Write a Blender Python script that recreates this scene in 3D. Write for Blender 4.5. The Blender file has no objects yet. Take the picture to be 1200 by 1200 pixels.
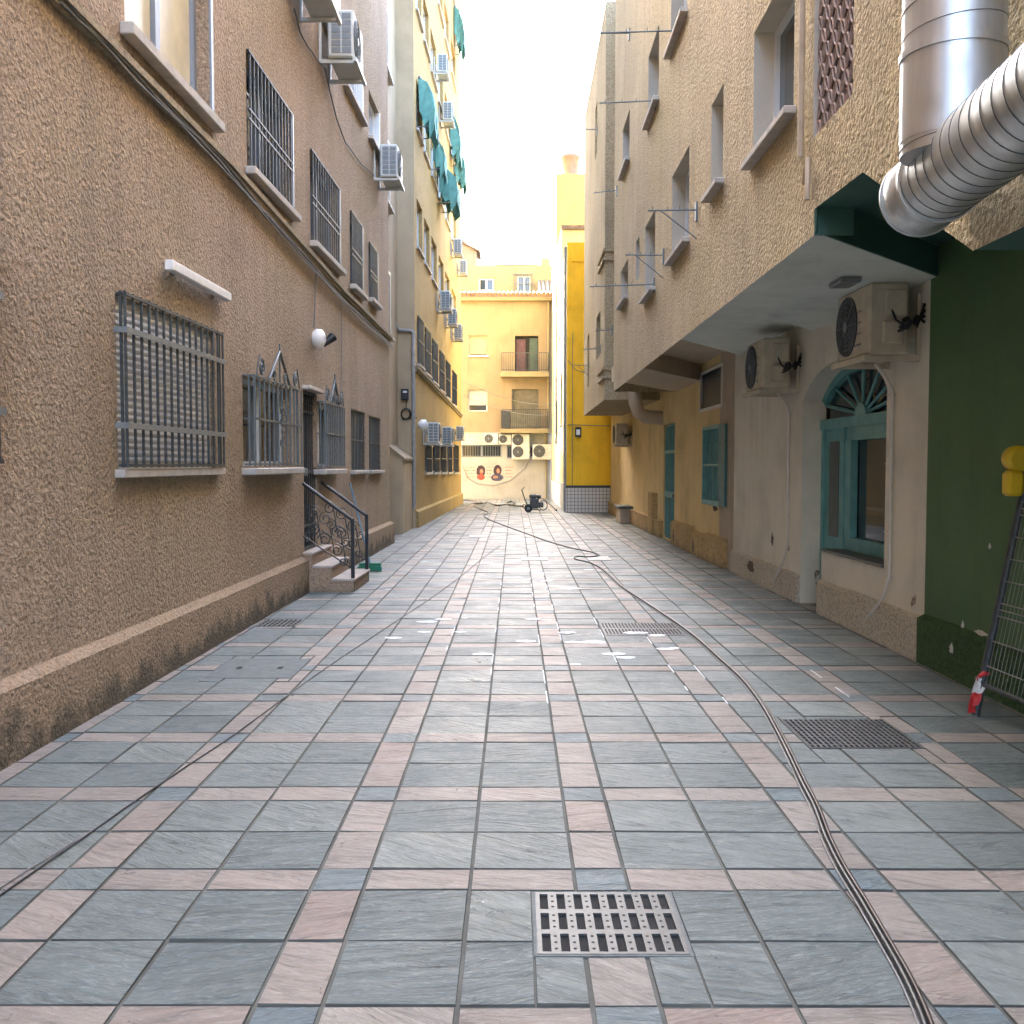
import bpy, math, random
from mathutils import Vector, Matrix
random.seed(7)
PI = math.pi
scn = bpy.context.scene
COL = scn.collection

# ------------------------------------------------------------------ camera
F = 1170.0
PITCH = math.atan(56 / F); YAW = math.atan(3 / F)
CAMLOC = Vector((0, 0, 1.6))
cam_d = bpy.data.cameras.new("camera"); cam = bpy.data.objects.new("camera", cam_d); COL.objects.link(cam)
cam.location = CAMLOC; cam.rotation_euler = (PI / 2 - PITCH, 0, YAW)
cam_d.sensor_width = 36; cam_d.lens = 36 * F / 1200; cam_d.clip_end = 2000; cam_d.clip_start = .05
scn.camera = cam
RM = cam.rotation_euler.to_matrix()
def ray(px, py): return RM @ Vector(((px - 600) / F, -(py - 600) / F, -1))
def gnd(px, py, z=0.0):
    d = ray(px, py); t = (z - CAMLOC.z) / d.z
    return CAMLOC + d * t

class Fr:                                   # a vertical wall frame: s along, n outwards, z up
    def __init__(s, o, u, n):
        s.o = Vector((o[0], o[1], 0)); s.u = Vector((u[0], u[1], 0)).normalized(); s.n = Vector((n[0], n[1], 0)).normalized()
    def w(s, a, n, z): return s.o + s.u * a + s.n * n + Vector((0, 0, z))
    def hit(s, px, py, off=0.0):
        d = ray(px, py); p0 = s.o + s.n * off
        t = (p0 - CAMLOC).dot(s.n) / d.dot(s.n)
        p = CAMLOC + d * t
        return ((p - s.o).dot(s.u), p.z)
    def rect(s, xa, ta, ba, xb, tb, bb, off=0.0):
        a, zta = s.hit(xa, ta, off); _, zba = s.hit(xa, ba, off); b, ztb = s.hit(xb, tb, off); _, zbb = s.hit(xb, bb, off)
        return (min(a, b), max(a, b), (zba + zbb) / 2, (zta + ztb) / 2)
WORLD = Fr((0, 0), (1, 0), (0, 1))          # s = X, n = Y
L1 = Fr((-2.838, 0), (.015, 1), (1, -.015))
L2 = Fr((-2.988, 0), (.02, 1), (1, -.02))
RC = Fr((-2.92, 0), (0, 1), (1, 0))         # recess wall between the two left buildings
RL = Fr((3.36, 0), (-.006, 1), (-1, -.006))
RU = Fr((1.862, 0), (.006, 1), (-1, .006))
BK = Fr((0, 46.5), (1, 0), (0, -1))
YF = Fr((0, 33), (1, 0), (0, -1))
YL = Fr((1.72, 0), (0, 1), (-1, 0))

# ------------------------------------------------------------------ mesh building
class MB:
    def __init__(s, fr=WORLD): s.v = []; s.f = []; s.m = []; s.sm = []; s.fr = fr
    def add(s, vs, fs, mi=0, smooth=False):
        b = len(s.v); s.v += [Vector(p) for p in vs]
        for f in fs: s.f.append([i + b for i in f]); s.m.append(mi); s.sm.append(smooth)
    def box(s, a0, a1, n0, n1, z0, z1, mi=0, bev=0.0):
        W = s.fr.w
        if bev <= 0:
            c = [W(a, n, z) for z in (z0, z1) for n in (n0, n1) for a in (a0, a1)]
            s.add(c, [(0, 2, 3, 1), (4, 5, 7, 6), (0, 1, 5, 4), (2, 6, 7, 3), (0, 4, 6, 2), (1, 3, 7, 5)], mi)
        else:
            b = min(bev, abs(a1 - a0) / 2.2, abs(n1 - n0) / 2.2, abs(z1 - z0) / 2.2)
            a0, a1 = sorted((a0, a1)); n0, n1 = sorted((n0, n1)); z0, z1 = sorted((z0, z1))
            c = []; idx = {}
            for i, a in enumerate((a0, a1)):
                for j, n in enumerate((n0, n1)):
                    for k, z in enumerate((z0, z1)):
                        da, dn, dz = (b if i == 0 else -b), (b if j == 0 else -b), (b if k == 0 else -b)
                        idx[i, j, k, 'a'] = len(c); c.append(W(a, n + dn, z + dz))
                        idx[i, j, k, 'n'] = len(c); c.append(W(a + da, n, z + dz))
                        idx[i, j, k, 'z'] = len(c); c.append(W(a + da, n + dn, z))
            fs = []
            for i in (0, 1): fs.append([idx[i, j, k, 'a'] for j, k in ((0, 0), (1, 0), (1, 1), (0, 1))])
            for j in (0, 1): fs.append([idx[i, j, k, 'n'] for i, k in ((0, 0), (1, 0), (1, 1), (0, 1))])
            for k in (0, 1): fs.append([idx[i, j, k, 'z'] for i, j in ((0, 0), (1, 0), (1, 1), (0, 1))])
            for i in (0, 1):
                for j in (0, 1): fs.append([idx[i, j, 0, 'a'], idx[i, j, 1, 'a'], idx[i, j, 1, 'n'], idx[i, j, 0, 'n']])
                for k in (0, 1): fs.append([idx[i, 0, k, 'a'], idx[i, 1, k, 'a'], idx[i, 1, k, 'z'], idx[i, 0, k, 'z']])
            for j in (0, 1):
                for k in (0, 1): fs.append([idx[0, j, k, 'n'], idx[1, j, k, 'n'], idx[1, j, k, 'z'], idx[0, j, k, 'z']])
            for i in (0, 1):
                for j in (0, 1):
                    for k in (0, 1): fs.append([idx[i, j, k, 'a'], idx[i, j, k, 'n'], idx[i, j, k, 'z']])
            s.add(c, fs, mi)
    def quad(s, pts, mi=0): s.add([s.fr.w(*p) for p in pts], [tuple(range(len(pts)))], mi)
    def prism(s, poly, z0, z1, mi=0):       # poly in (s, n); z0/z1 may be lists
        n = len(poly); zz0 = z0 if isinstance(z0, (list, tuple)) else [z0] * n; zz1 = z1 if isinstance(z1, (list, tuple)) else [z1] * n
        c = [s.fr.w(p[0], p[1], zz0[i]) for i, p in enumerate(poly)] + [s.fr.w(p[0], p[1], zz1[i]) for i, p in enumerate(poly)]
        s.add(c, [tuple(range(n))[::-1], tuple(range(n, 2 * n))] + [(i, (i + 1) % n, n + (i + 1) % n, n + i) for i in range(n)], mi)
    def slab(s, poly, n0, n1, mi=0):        # poly in (s, z), pushed out from n0 to n1
        n = len(poly)
        c = [s.fr.w(p[0], n0, p[1]) for p in poly] + [s.fr.w(p[0], n1, p[1]) for p in poly]
        s.add(c, [tuple(range(n))[::-1], tuple(range(n, 2 * n))] + [(i, (i + 1) % n, n + (i + 1) % n, n + i) for i in range(n)], mi)
    def tube(s, pts, r, n=8, mi=0, local=True, cap=True):
        P = [s.fr.w(*p) for p in pts] if local else [Vector(p) for p in pts]
        rr = r if isinstance(r, (list, tuple)) else [r] * len(P)
        vs = []; t0 = None; up = None
        for i, p in enumerate(P):
            a = P[max(i - 1, 0)]; b = P[min(i + 1, len(P) - 1)]
            t = (b - a)
            t = t.normalized() if t.length > 1e-9 else Vector((0, 0, 1))
            if up is None:
                up = t.cross(Vector((0, 0, 1)))
                if up.length < .05: up = t.cross(Vector((1, 0, 0)))
                up.normalize()
            else:
                up = (up - t * up.dot(t))
                if up.length < 1e-6: up = t.cross(Vector((0.3, .2, 1)))
                up.normalize()
            q = t.cross(up)
            for k in range(n):
                an = 2 * PI * k / n
                vs.append(p + (up * math.cos(an) + q * math.sin(an)) * rr[i])
        fs = [(i * n + k, i * n + (k + 1) % n, (i + 1) * n + (k + 1) % n, (i + 1) * n + k) for i in range(len(P) - 1) for k in range(n)]
        s.add(vs, fs, mi, True)
        if cap:
            e = (len(P) - 1) * n
            s.add(vs[:n], [tuple(range(n))[::-1]], mi); s.add(vs[e:e + n], [tuple(range(n))], mi)
    def bar(s, a, b, r, mi=0, local=True, n=4): s.tube([a, b], r, n, mi, local)
    def disc(s, c, ax, r, depth, n=20, mi=0):
        ax = Vector(ax).normalized(); c = Vector(c)
        s.tube([c, c + ax * depth], r, n, mi, local=False)
    def build(s, name, mats, parent=None, loc=None):
        if not isinstance(mats, (list, tuple)): mats = [mats]
        off = Vector((0, 0, 0))
        if parent is not None: off = world_loc(parent)
        elif loc is not None: off = Vector(loc)
        me = bpy.data.meshes.new(name)
        me.from_pydata([p - off for p in s.v], [], s.f)
        for m in mats: me.materials.append(m)
        me.polygons.foreach_set('material_index', s.m); me.polygons.foreach_set('use_smooth', s.sm)
        import bmesh
        bm = bmesh.new(); bm.from_mesh(me); bmesh.ops.recalc_face_normals(bm, faces=bm.faces) if name not in NORECALC else None
        bm.to_mesh(me); bm.free()
        o = bpy.data.objects.new(name, me); COL.objects.link(o)
        if parent is not None: o.parent = parent
        else: o.location = off
        return o
NORECALC = {'pavement'}
def world_loc(o):
    p = Vector((0, 0, 0))
    while o is not None: p += Vector(o.location); o = o.parent
    return p
def tag(o, label=None, cat=None, group=None, kind=None):
    if label: o['label'] = label
    if cat: o['category'] = cat
    if group: o['group'] = group
    if kind: o['kind'] = kind
    return o
def empty(name, loc, label, cat, group=None):
    o = bpy.data.objects.new(name, None); COL.objects.link(o); o.location = loc; o.empty_display_size = .2
    return tag(o, label, cat, group)
def copy_tree(o, parent=None):
    c = o.copy(); COL.objects.link(c)
    if parent is not None: c.parent = parent
    for ch in list(KIDS.get(o.name, [])): KIDS.setdefault(c.name, []).append(copy_tree(ch, c))
    return c
KIDS = {}
def reg(o):
    for ch in bpy.data.objects:
        if ch.parent == o: KIDS.setdefault(o.name, []).append(ch); reg(ch)

# ------------------------------------------------------------------ materials
def newmat(name):
    m = bpy.data.materials.new(name); m.use_nodes = True
    nt = m.node_tree; b = nt.nodes['Principled BSDF']
    return m, nt, b
def N(nt, t, **kw):
    n = nt.nodes.new(t)
    for k, v in kw.items():
        if k in n.inputs: n.inputs[k].default_value = v
        else: setattr(n, k, v)
    return n
def ramp(nt, src, stops):
    r = nt.nodes.new('ShaderNodeValToRGB'); nt.links.new(src, r.inputs[0])
    e = r.color_ramp.elements
    while len(e) < len(stops): e.new(.5)
    for el, (p, c) in zip(e, stops):
        el.position = p; el.color = (*c, 1) if len(c) == 3 else c
    return r.outputs[0]
def mixc(nt, fac, a, b, blend='MIX'):
    m = nt.nodes.new('ShaderNodeMix'); m.data_type = 'RGBA'; m.blend_type = blend
    for i, v in ((0, fac), (6, a), (7, b)):
        if hasattr(v, 'is_output'): nt.links.new(v, m.inputs[i])
        elif i == 0: m.inputs[0].default_value = v
        else: m.inputs[i].default_value = (*v, 1)
    return m.outputs[2]
def math_(nt, op, a, b=None, clamp=False):
    m = nt.nodes.new('ShaderNodeMath'); m.operation = op; m.use_clamp = clamp
    for i, v in ((0, a), (1, b)):
        if v is None: continue
        if hasattr(v, 'is_output'): nt.links.new(v, m.inputs[i])
        else: m.inputs[i].default_value = v
    return m.outputs[0]
def noise(nt, vec, scale, detail=4, rough=.55, dist=0.0):
    n = nt.nodes.new('ShaderNodeTexNoise'); n.inputs['Scale'].default_value = scale; n.inputs['Detail'].default_value = detail
    n.inputs['Roughness'].default_value = rough; n.inputs['Distortion'].default_value = dist
    if vec is not None: nt.links.new(vec, n.inputs['Vector'])
    return n.outputs['Fac']
def pos(nt): return nt.nodes.new('ShaderNodeNewGeometry').outputs['Position']
def scaled(nt, vec, sc):
    m = nt.nodes.new('ShaderNodeMapping'); m.inputs['Scale'].default_value = sc; nt.links.new(vec, m.inputs[0]); return m.outputs[0]
def bump(nt, b, h, strength=.5, dist=.02):
    n = nt.nodes.new('ShaderNodeBump'); n.inputs['Strength'].default_value = strength; n.inputs['Distance'].default_value = dist
    nt.links.new(h, n.inputs['Height']); nt.links.new(n.outputs[0], b.inputs['Normal'])
def mul(c, k): return tuple(min(1, x * k) for x in c)

def stucco(name, c, grain=34, depth=.022, streak=.25, dirt=(.10, .085, .06), foot=.0, rough=.9, pit=1.0):
    """rough-cast render: lumps in relief, faint colour clouds and rain streaks"""
    m, nt, b = newmat(name); p = pos(nt)
    lump = noise(nt, p, grain, 3, .6, .3)
    lump2 = noise(nt, p, grain * 2.6, 2, .6)
    v = nt.nodes.new('ShaderNodeTexVoronoi'); v.inputs['Scale'].default_value = grain * 1.15; v.feature = 'SMOOTH_F1'
    nt.links.new(p, v.inputs['Vector'])
    h = math_(nt, 'ADD', math_(nt, 'MULTIPLY', lump, 1.0), math_(nt, 'MULTIPLY', lump2, .4))
    h = math_(nt, 'SUBTRACT', h, math_(nt, 'MULTIPLY', v.outputs['Distance'], .55 * pit))
    cloud = noise(nt, p, .7, 4, .6)
    col = ramp(nt, cloud, [(.3, mul(c, .84)), (.5, c), (.7, mul(c, 1.1))])
    tone = noise(nt, p, .32, 4, .6)
    col = mixc(nt, math_(nt, 'MULTIPLY', ramp(nt, tone, [(.45, (0, 0, 0)), (.65, (1, 1, 1))]), .5), col, (c[0] * .95, c[1] * .98, c[2] * .8))
    grit = ramp(nt, lump2, [(.3, (.78, .77, .74)), (.55, (1, 1, 1)), (.72, (1.0, 1.0, 1.0))])
    col = mixc(nt, .8, col, grit, 'MULTIPLY')
    col = mixc(nt, .68, col, ramp(nt, math_(nt, 'SUBTRACT', lump, math_(nt, 'MULTIPLY', v.outputs['Distance'], .35)), [(.18, (.5, .47, .44)), (.42, (1, 1, 1))]), 'MULTIPLY')  # pits darkened in the colour, painting in relief shade between the lumps
    if streak > 0:
        st = noise(nt, scaled(nt, p, (2.2, 2.2, .12)), 2.2, 5, .65)
        sf = ramp(nt, st, [(.47, (0, 0, 0)), (.68, (1, 1, 1))])
        col = mixc(nt, math_(nt, 'MULTIPLY', sf, streak), col, mul(c, .55))
    if foot > 0:
        sx = nt.nodes.new('ShaderNodeSeparateXYZ'); nt.links.new(p, sx.inputs[0])
        n1 = noise(nt, p, 3.5, 5, .65)
        hz = math_(nt, 'SUBTRACT', math_(nt, 'ADD', math_(nt, 'MULTIPLY', n1, foot * 2), -.0), sx.outputs['Z'])
        f = math_(nt, 'MULTIPLY', math_(nt, 'SUBTRACT', hz, foot * .45), 6.0, True)
        col = mixc(nt, math_(nt, 'MULTIPLY', f, .75), col, dirt)
    nt.links.new(col, b.inputs['Base Color']); b.inputs['Roughness'].default_value = rough; b.inputs['Specular IOR Level'].default_value = .25
    bump(nt, b, h, 1.0, depth)
    return m
def plaster(name, c, patch=None, peel=.0, grain=9, depth=.006, rough=.85):
    """smooth painted render, with stains and flaking at the foot"""
    m, nt, b = newmat(name); p = pos(nt)
    cloud = noise(nt, p, 1.1, 5, .62)
    col = ramp(nt, cloud, [(.28, mul(c, .8)), (.5, c), (.72, mul(c, 1.08))])
    st = noise(nt, scaled(nt, p, (3, 3, .18)), 1.8, 5, .7)
    col = mixc(nt, math_(nt, 'MULTIPLY', ramp(nt, st, [(.52, (0, 0, 0)), (.74, (1, 1, 1))]), .35), col, mul(c, .62))
    spk = noise(nt, p, 14, 4, .7)
    col = mixc(nt, math_(nt, 'MULTIPLY', ramp(nt, spk, [(.66, (0, 0, 0)), (.72, (1, 1, 1))]), .35), col, mul(c, .55))
    if peel > 0:
        sx = nt.nodes.new('ShaderNodeSeparateXYZ'); nt.links.new(p, sx.inputs[0])
        n1 = noise(nt, p, 2.6, 6, .68, .4)
        lim = math_(nt, 'ADD', .565, math_(nt, 'MULTIPLY', sx.outputs['Z'], .11 / peel))
        f = math_(nt, 'MULTIPLY', math_(nt, 'SUBTRACT', n1, lim), 30.0, True)
        col = mixc(nt, f, col, patch or (.2, .16, .12))
    nt.links.new(col, b.inputs['Base Color']); b.inputs['Roughness'].default_value = rough; b.inputs['Specular IOR Level'].default_value = .3
    h = math_(nt, 'ADD', noise(nt, p, grain, 5, .6), math_(nt, 'MULTIPLY', noise(nt, p, grain * 7, 3, .6), .35))
    bump(nt, b, h, .8, depth)
    return m
def simple(name, c, rough=.6, metal=0.0, var=.12, scale=6, spec=.5, bmp=.0):
    m, nt, b = newmat(name); p = nt.nodes.new('ShaderNodeTexCoord').outputs['Object']
    f = noise(nt, p, scale, 5, .6)
    col = ramp(nt, f, [(.3, mul(c, 1 - var)), (.7, mul(c, 1 + var))])
    nt.links.new(col, b.inputs['Base Color']); b.inputs['Roughness'].default_value = rough; b.inputs['Metallic'].default_value = metal
    b.inputs['Specular IOR Level'].default_value = spec
    if bmp > 0: bump(nt, b, noise(nt, p, scale * 6, 3), .6, bmp)
    return m

def paver(name, cols, pale, bumpd=.028):
    """stamped slate paver: every paver has its own tint and its own cleft direction"""
    m, nt, b = newmat(name); g = nt.nodes.new('ShaderNodeNewGeometry'); p = g.outputs['Position']; rnd = g.outputs['Random Per Island']
    rot = nt.nodes.new('ShaderNodeVectorRotate'); rot.rotation_type = 'Z_AXIS'
    nt.links.new(p, rot.inputs['Vector']); nt.links.new(math_(nt, 'MULTIPLY', math_(nt, 'ADD', rnd, -.35), 1.1), rot.inputs['Angle'])
    off = nt.nodes.new('ShaderNodeVectorMath'); off.operation = 'ADD'; nt.links.new(rot.outputs[0], off.inputs[0])
    cx = nt.nodes.new('ShaderNodeCombineXYZ'); nt.links.new(math_(nt, 'MULTIPLY', rnd, 57.0), cx.inputs[0]); nt.links.new(math_(nt, 'MULTIPLY', rnd, 31.0), cx.inputs[1])
    nt.links.new(cx.outputs[0], off.inputs[1]); q = off.outputs[0]
    cleft = noise(nt, scaled(nt, q, (2.2, 10, 1)), 1.6, 7, .62, 1.3)
    fine = noise(nt, scaled(nt, q, (8, 26, 1)), 3.0, 5, .65, .6)
    base = ramp(nt, rnd, [(0, cols[0]), (.35, cols[1]), (.7, cols[2]), (1, cols[3])])
    col = mixc(nt, .9, base, ramp(nt, cleft, [(.3, (.45, .45, .46)), (.5, (.95, .95, .95)), (.62, (1.0, 1.0, 1.0))]), 'MULTIPLY')
    col = mixc(nt, math_(nt, 'MULTIPLY', ramp(nt, fine, [(.5, (0, 0, 0)), (.72, (1, 1, 1))]), .5), col, pale)
    blotch = noise(nt, p, 1.3, 4, .6)
    col = mixc(nt, math_(nt, 'MULTIPLY', ramp(nt, blotch, [(.4, (0, 0, 0)), (.8, (1, 1, 1))]), .22), col, mul(pale, .9))
    grime = noise(nt, p, .55, 5, .65)
    col = mixc(nt, math_(nt, 'MULTIPLY', ramp(nt, grime, [(.4, (0, 0, 0)), (.8, (1, 1, 1))]), .3), col, (.12, .12, .11))
    cr = noise(nt, scaled(nt, q, (1.6, 7, 1)), 1.1, 4, .5, .7)
    crk = ramp(nt, math_(nt, 'ABSOLUTE', math_(nt, 'SUBTRACT', cr, .5)), [(.0, (.3, .31, .32)), (.007, (1, 1, 1))])
    col = mixc(nt, math_(nt, 'MULTIPLY', ramp(nt, noise(nt, q, 2.4, 2), [(.5, (0, 0, 0)), (.6, (1, 1, 1))]), .85), col, mixc(nt, 1.0, col, crk, 'MULTIPLY'))
    nt.links.new(col, b.inputs['Base Color'])
    rg = ramp(nt, noise(nt, p, 2.4, 5, .65), [(.3, (.26, .26, .26)), (.65, (.55, .55, .55))]); nt.links.new(rg, b.inputs['Roughness'])
    b.inputs['Specular IOR Level'].default_value = .38
    h = math_(nt, 'ADD', cleft, math_(nt, 'MULTIPLY', fine, .28))
    bump(nt, b, h, .85, bumpd)
    return m

M = {}
M['stuccoL'] = stucco('roughcast_brown', (.46, .34, .235), 31, .031, .38)
M['stuccoLp'] = stucco('roughcast_plinth', (.43, .305, .2), 36, .032, .1, (.05, .048, .03), .42)
M['stuccoL2'] = stucco('roughcast_ochre', (.46, .325, .14), 30, .02, .15)
M['pierL'] = plaster('smooth_brown_render', (.42, .33, .21), None, 0, 6, .003)
M['trimL'] = stucco('cornice_render', (.37, .295, .2), 26, .008, .3)
M['stuccoR'] = stucco('roughcast_beige', (.50, .39, .235), 32, .025, .4)
M['white'] = plaster('whitewash', (.68, .64, .53), (.22, .17, .13), .55)
M['whiteP'] = stucco('whitewash_plinth', (.62, .56, .46), 30, .024, .1, (.22, .17, .12), .06)
M['ceil'] = plaster('soffit_paint', (.68, .70, .64), None, 0, 7, .003)
M['ceilB'] = plaster('soffit_beige', (.52, .42, .3), None, 0, 7, .003)
M['yellowR'] = plaster('cream_yellow_render', (.72, .54, .26), (.25, .17, .1), .5, 9, .008)
M['yellowP'] = stucco('cream_yellow_plinth', (.55, .38, .18), 22, .02, .25, (.16, .12, .07), .25)
M['patch'] = plaster('grey_cement_patch', (.46, .37, .27), None, 0, 10, .005)
M['green'] = plaster('dark_green_paint', (.08, .15, .062), (.4, .38, .33), .42, 8, .006, .6)
M['greenB'] = plaster('blue_green_paint', (.055, .125, .10), None, 0, 8, .004, .6)
M['greenP'] = stucco('dark_green_plinth', (.065, .12, .05), 36, .03, .1, (.35, .33, .28), .0)
M['orange'] = plaster('orange_yellow_render', (.90, .53, .03), (.5, .27, .1), .3, 6, .008)
M['cream'] = plaster('pale_cream_render', (.45, .39, .19), None, 0, 6, .004)
M['reveal'] = plaster('window_reveal_render', (.46, .42, .34), None, 0, 8, .003)
M['tower'] = plaster('tower_yellow_render', (.40, .31, .11), None, 0, 6, .004)
M['peach'] = plaster('peach_render', (.25, .198, .125), None, 0, 6, .004)
M['peachL'] = plaster('pale_peach_render', (.26, .22, .13), None, 0, 6, .004)
M['muralw'] = plaster('off_white_render', (.36, .36, .33), (.4, .34, .28), .3, 6, .004)
M['iron'] = simple('dark_iron', (.055, .061, .062), .5, .3, .3, 20)
M['ironG'] = simple('grey_iron', (.13, .15, .155), .45, .4, .2, 20)
M['ironL'] = simple('worn_grey_bar', (.19, .20, .195), .5, .2, .2, 14)
M['black'] = simple('black_paint', (.015, .016, .018), .4, .1, .3, 20)
M['glass'] = simple('dark_glass', (.03, .035, .04), .06, 0, .3, 1.5, .8)
M['glassp'] = simple('pale_glass', (.30, .33, .34), .08, 0, .15, 1.5, .8)
M['curtain'] = simple('cream_curtain', (.62, .55, .38), .35, 0, .15, 3, .6)
M['alu'] = simple('white_frame', (.62, .63, .62), .4, 0, .06, 5)
M['aluG'] = simple('blue_grey_frame', (.22, .25, .30), .4, .2, .1, 5)
M['sill'] = simple('stone_sill', (.44, .40, .35), .7, 0, .18, 9, .4, .002)
M['shut'] = simple('roller_shutter', (.44, .43, .40), .55, 0, .08, 4)
M['shutY'] = simple('tan_roller_shutter', (.33, .29, .17), .55, 0, .08, 4)
M['shutB'] = simple('pale_roller_shutter', (.36, .37, .35), .55, 0, .08, 4)
M['acw'] = simple('ac_casing', (.50, .51, .47), .45, 0, .1, 7)
M['acR'] = simple('aged_ac_casing', (.50, .44, .33), .5, 0, .15, 9)
M['acd'] = simple('ac_dark', (.035, .04, .045), .5, 0, .2, 9)
M['acg'] = simple('ac_louvre', (.17, .19, .19), .5, 0, .1, 9)
M['teal'] = simple('teal_paint', (.12, .31, .30), .5, 0, .22, 6, .5, .001)
M['tealD'] = simple('dark_teal_paint', (.055, .16, .16), .55, 0, .3, 10, .5, .001)
M['awn'] = simple('green_awning', (.10, .25, .205), .8, 0, .25, 4)
M['pvc'] = simple('white_pvc', (.62, .60, .54), .5, 0, .1, 6)
M['pvcG'] = simple('grey_conduit', (.28, .27, .25), .6, 0, .2, 8)
M['pipeB'] = simple('beige_pipe', (.46, .36, .25), .7, 0, .15, 8)
M['cable'] = simple('grey_cable', (.17, .165, .155), .6, 0, .2, 8)
M['cableW'] = simple('pale_cable', (.5, .48, .42), .6, 0, .15, 8)
M['rubber'] = simple('black_rubber', (.012, .012, .013), .42, 0, .3, 10)
M['rubberB'] = simple('brown_rubber', (.04, .022, .015), .45, 0, .4, 5)
M['rubberG'] = simple('grey_rubber', (.16, .155, .15), .4, 0, .3, 7)
M['red'] = simple('red_plastic', (.6, .03, .03), .5, 0, .15, 8)
M['wht'] = simple('white_plastic', (.75, .73, .7), .5, 0, .08, 8)
M['yel'] = simple('yellow_plastic', (.62, .42, .015), .4, 0, .12, 8)
M['greenpl'] = simple('green_plastic', (.01, .16, .09), .45, 0, .15, 8)
M['blue'] = simple('blue_pole', (.10, .22, .28), .5, 0, .1, 8)
M['stone'] = stucco('step_render', (.40, .29, .21), 40, .012, .2, (.08, .07, .05), .15)
M['stoneT'] = simple('step_tread', (.42, .35, .29), .7, 0, .18, 9, .4, .002)
M['terra'] = simple('roof_tile', (.17, .105, .065), .8, 0, .35, 5, .3, .003)
M['terraG'] = simple('grey_roof_tile', (.07, .065, .06), .8, 0, .35, 5, .3, .003)
M['brick'] = simple('lattice_brick', (.11, .07, .065), .85, 0, .2, 12, .3, .002)
M['lattice'] = simple('lattice_block', (.34, .25, .21), .85, 0, .2, 12, .3, .002)
M['conc'] = simple('cover_concrete', (.11, .125, .12), .7, 0, .25, 12, .4, .003)
M['steel'] = simple('grate_steel', (.095, .095, .09), .5, .5, .2, 25)
M['steelD'] = simple('cast_iron_grate', (.13, .13, .125), .45, .6, .3, 25)
M['pit'] = simple('drain_pit', (.006, .006, .006), .9, 0, .2, 9)
M['grout'] = simple('joint_mortar', (.105, .105, .09), .9, 0, .35, 3, .3, .004)
M['asph'] = simple('asphalt', (.08, .08, .078), .9, 0, .25, 2, .3, .004)
M['foam'] = simple('soap_foam', (.76, .77, .75), .6, 0, .06, 20, .4, .003)
_nt = M['foam'].node_tree; _b = _nt.nodes['Principled BSDF']
_nt.links.new(ramp(_nt, noise(_nt, pos(_nt), 26, 5, .7), [(.32, (0, 0, 0)), (.44, (1, 1, 1))]), _b.inputs['Alpha'])
M['skinp'] = simple('mural_skin_paint', (.30, .16, .10), .8, 0, .2, 12)
M['hairp'] = simple('mural_dark_paint', (.035, .02, .03), .8, 0, .2, 12)
M['redp'] = simple('mural_red_paint', (.25, .06, .04), .8, 0, .3, 12)
M['bluep'] = simple('mural_blue_paint', (.05, .05, .09), .8, 0, .3, 12)
M['orap'] = simple('mural_orange_paint', (.35, .12, .06), .8, 0, .2, 12)
M['clay'] = simple('clay_tank', (.27, .19, .14), .8, 0, .15, 4)
M['purple'] = simple('purple_curtain', (.07, .035, .05), .8, 0, .25, 5)
M['dgreen'] = simple('green_curtain', (.05, .08, .07), .8, 0, .25, 5)
M['screen'] = simple('grey_screen', (.13, .125, .10), .8, 0, .2, 5)
M['door'] = simple('dark_door', (.02, .024, .028), .5, 0, .2, 5)
M['inside'] = simple('dark_room', (.012, .012, .013), .9, 0, .2, 3)
M['galv'] = None
def galv():
    m, nt, b = newmat('galvanised_duct'); p = nt.nodes.new('ShaderNodeTexCoord').outputs['Object']
    f = noise(nt, scaled(nt, p, (9, 9, .6)), 2.5, 5, .6)
    nt.links.new(ramp(nt, f, [(.3, (.50, .52, .52)), (.7, (.66, .67, .66))]), b.inputs['Base Color'])
    nt.links.new(ramp(nt, noise(nt, p, 7, 5), [(.3, (.38, .38, .38)), (.7, (.55, .55, .55))]), b.inputs['Roughness'])
    b.inputs['Metallic'].default_value = 1.0
    return m
M['galv'] = galv()
def tilewall():
    m, nt, b = newmat('glazed_tile_dado'); p = pos(nt)
    sx = nt.nodes.new('ShaderNodeSeparateXYZ'); nt.links.new(p, sx.inputs[0])
    def line(v): return math_(nt, 'LESS_THAN', math_(nt, 'FRACT', math_(nt, 'MULTIPLY', v, 8.5)), .16)
    xy = math_(nt, 'ADD', sx.outputs['X'], sx.outputs['Y'])
    g = math_(nt, 'MAXIMUM', line(xy), line(sx.outputs['Z']))
    col = mixc(nt, g, (.62, .58, .5), (.20, .17, .13))
    nt.links.new(col, b.inputs['Base Color']); b.inputs['Roughness'].default_value = .35
    return m
M['dado'] = tilewall()
M['pavG'] = paver('slate_paver', [(.088, .112, .108), (.115, .14, .133), (.135, .158, .148), (.175, .195, .175)], (.33, .375, .345))
M['pavP'] = paver('pink_paver', [(.27, .195, .155), (.24, .20, .17), (.30, .24, .20), (.26, .225, .19)], (.43, .40, .34))
M['pavS'] = paver('small_blue_paver', [(.10, .14, .15), (.115, .15, .155), (.13, .165, .165), (.145, .175, .165)], (.29, .34, .335))

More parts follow.
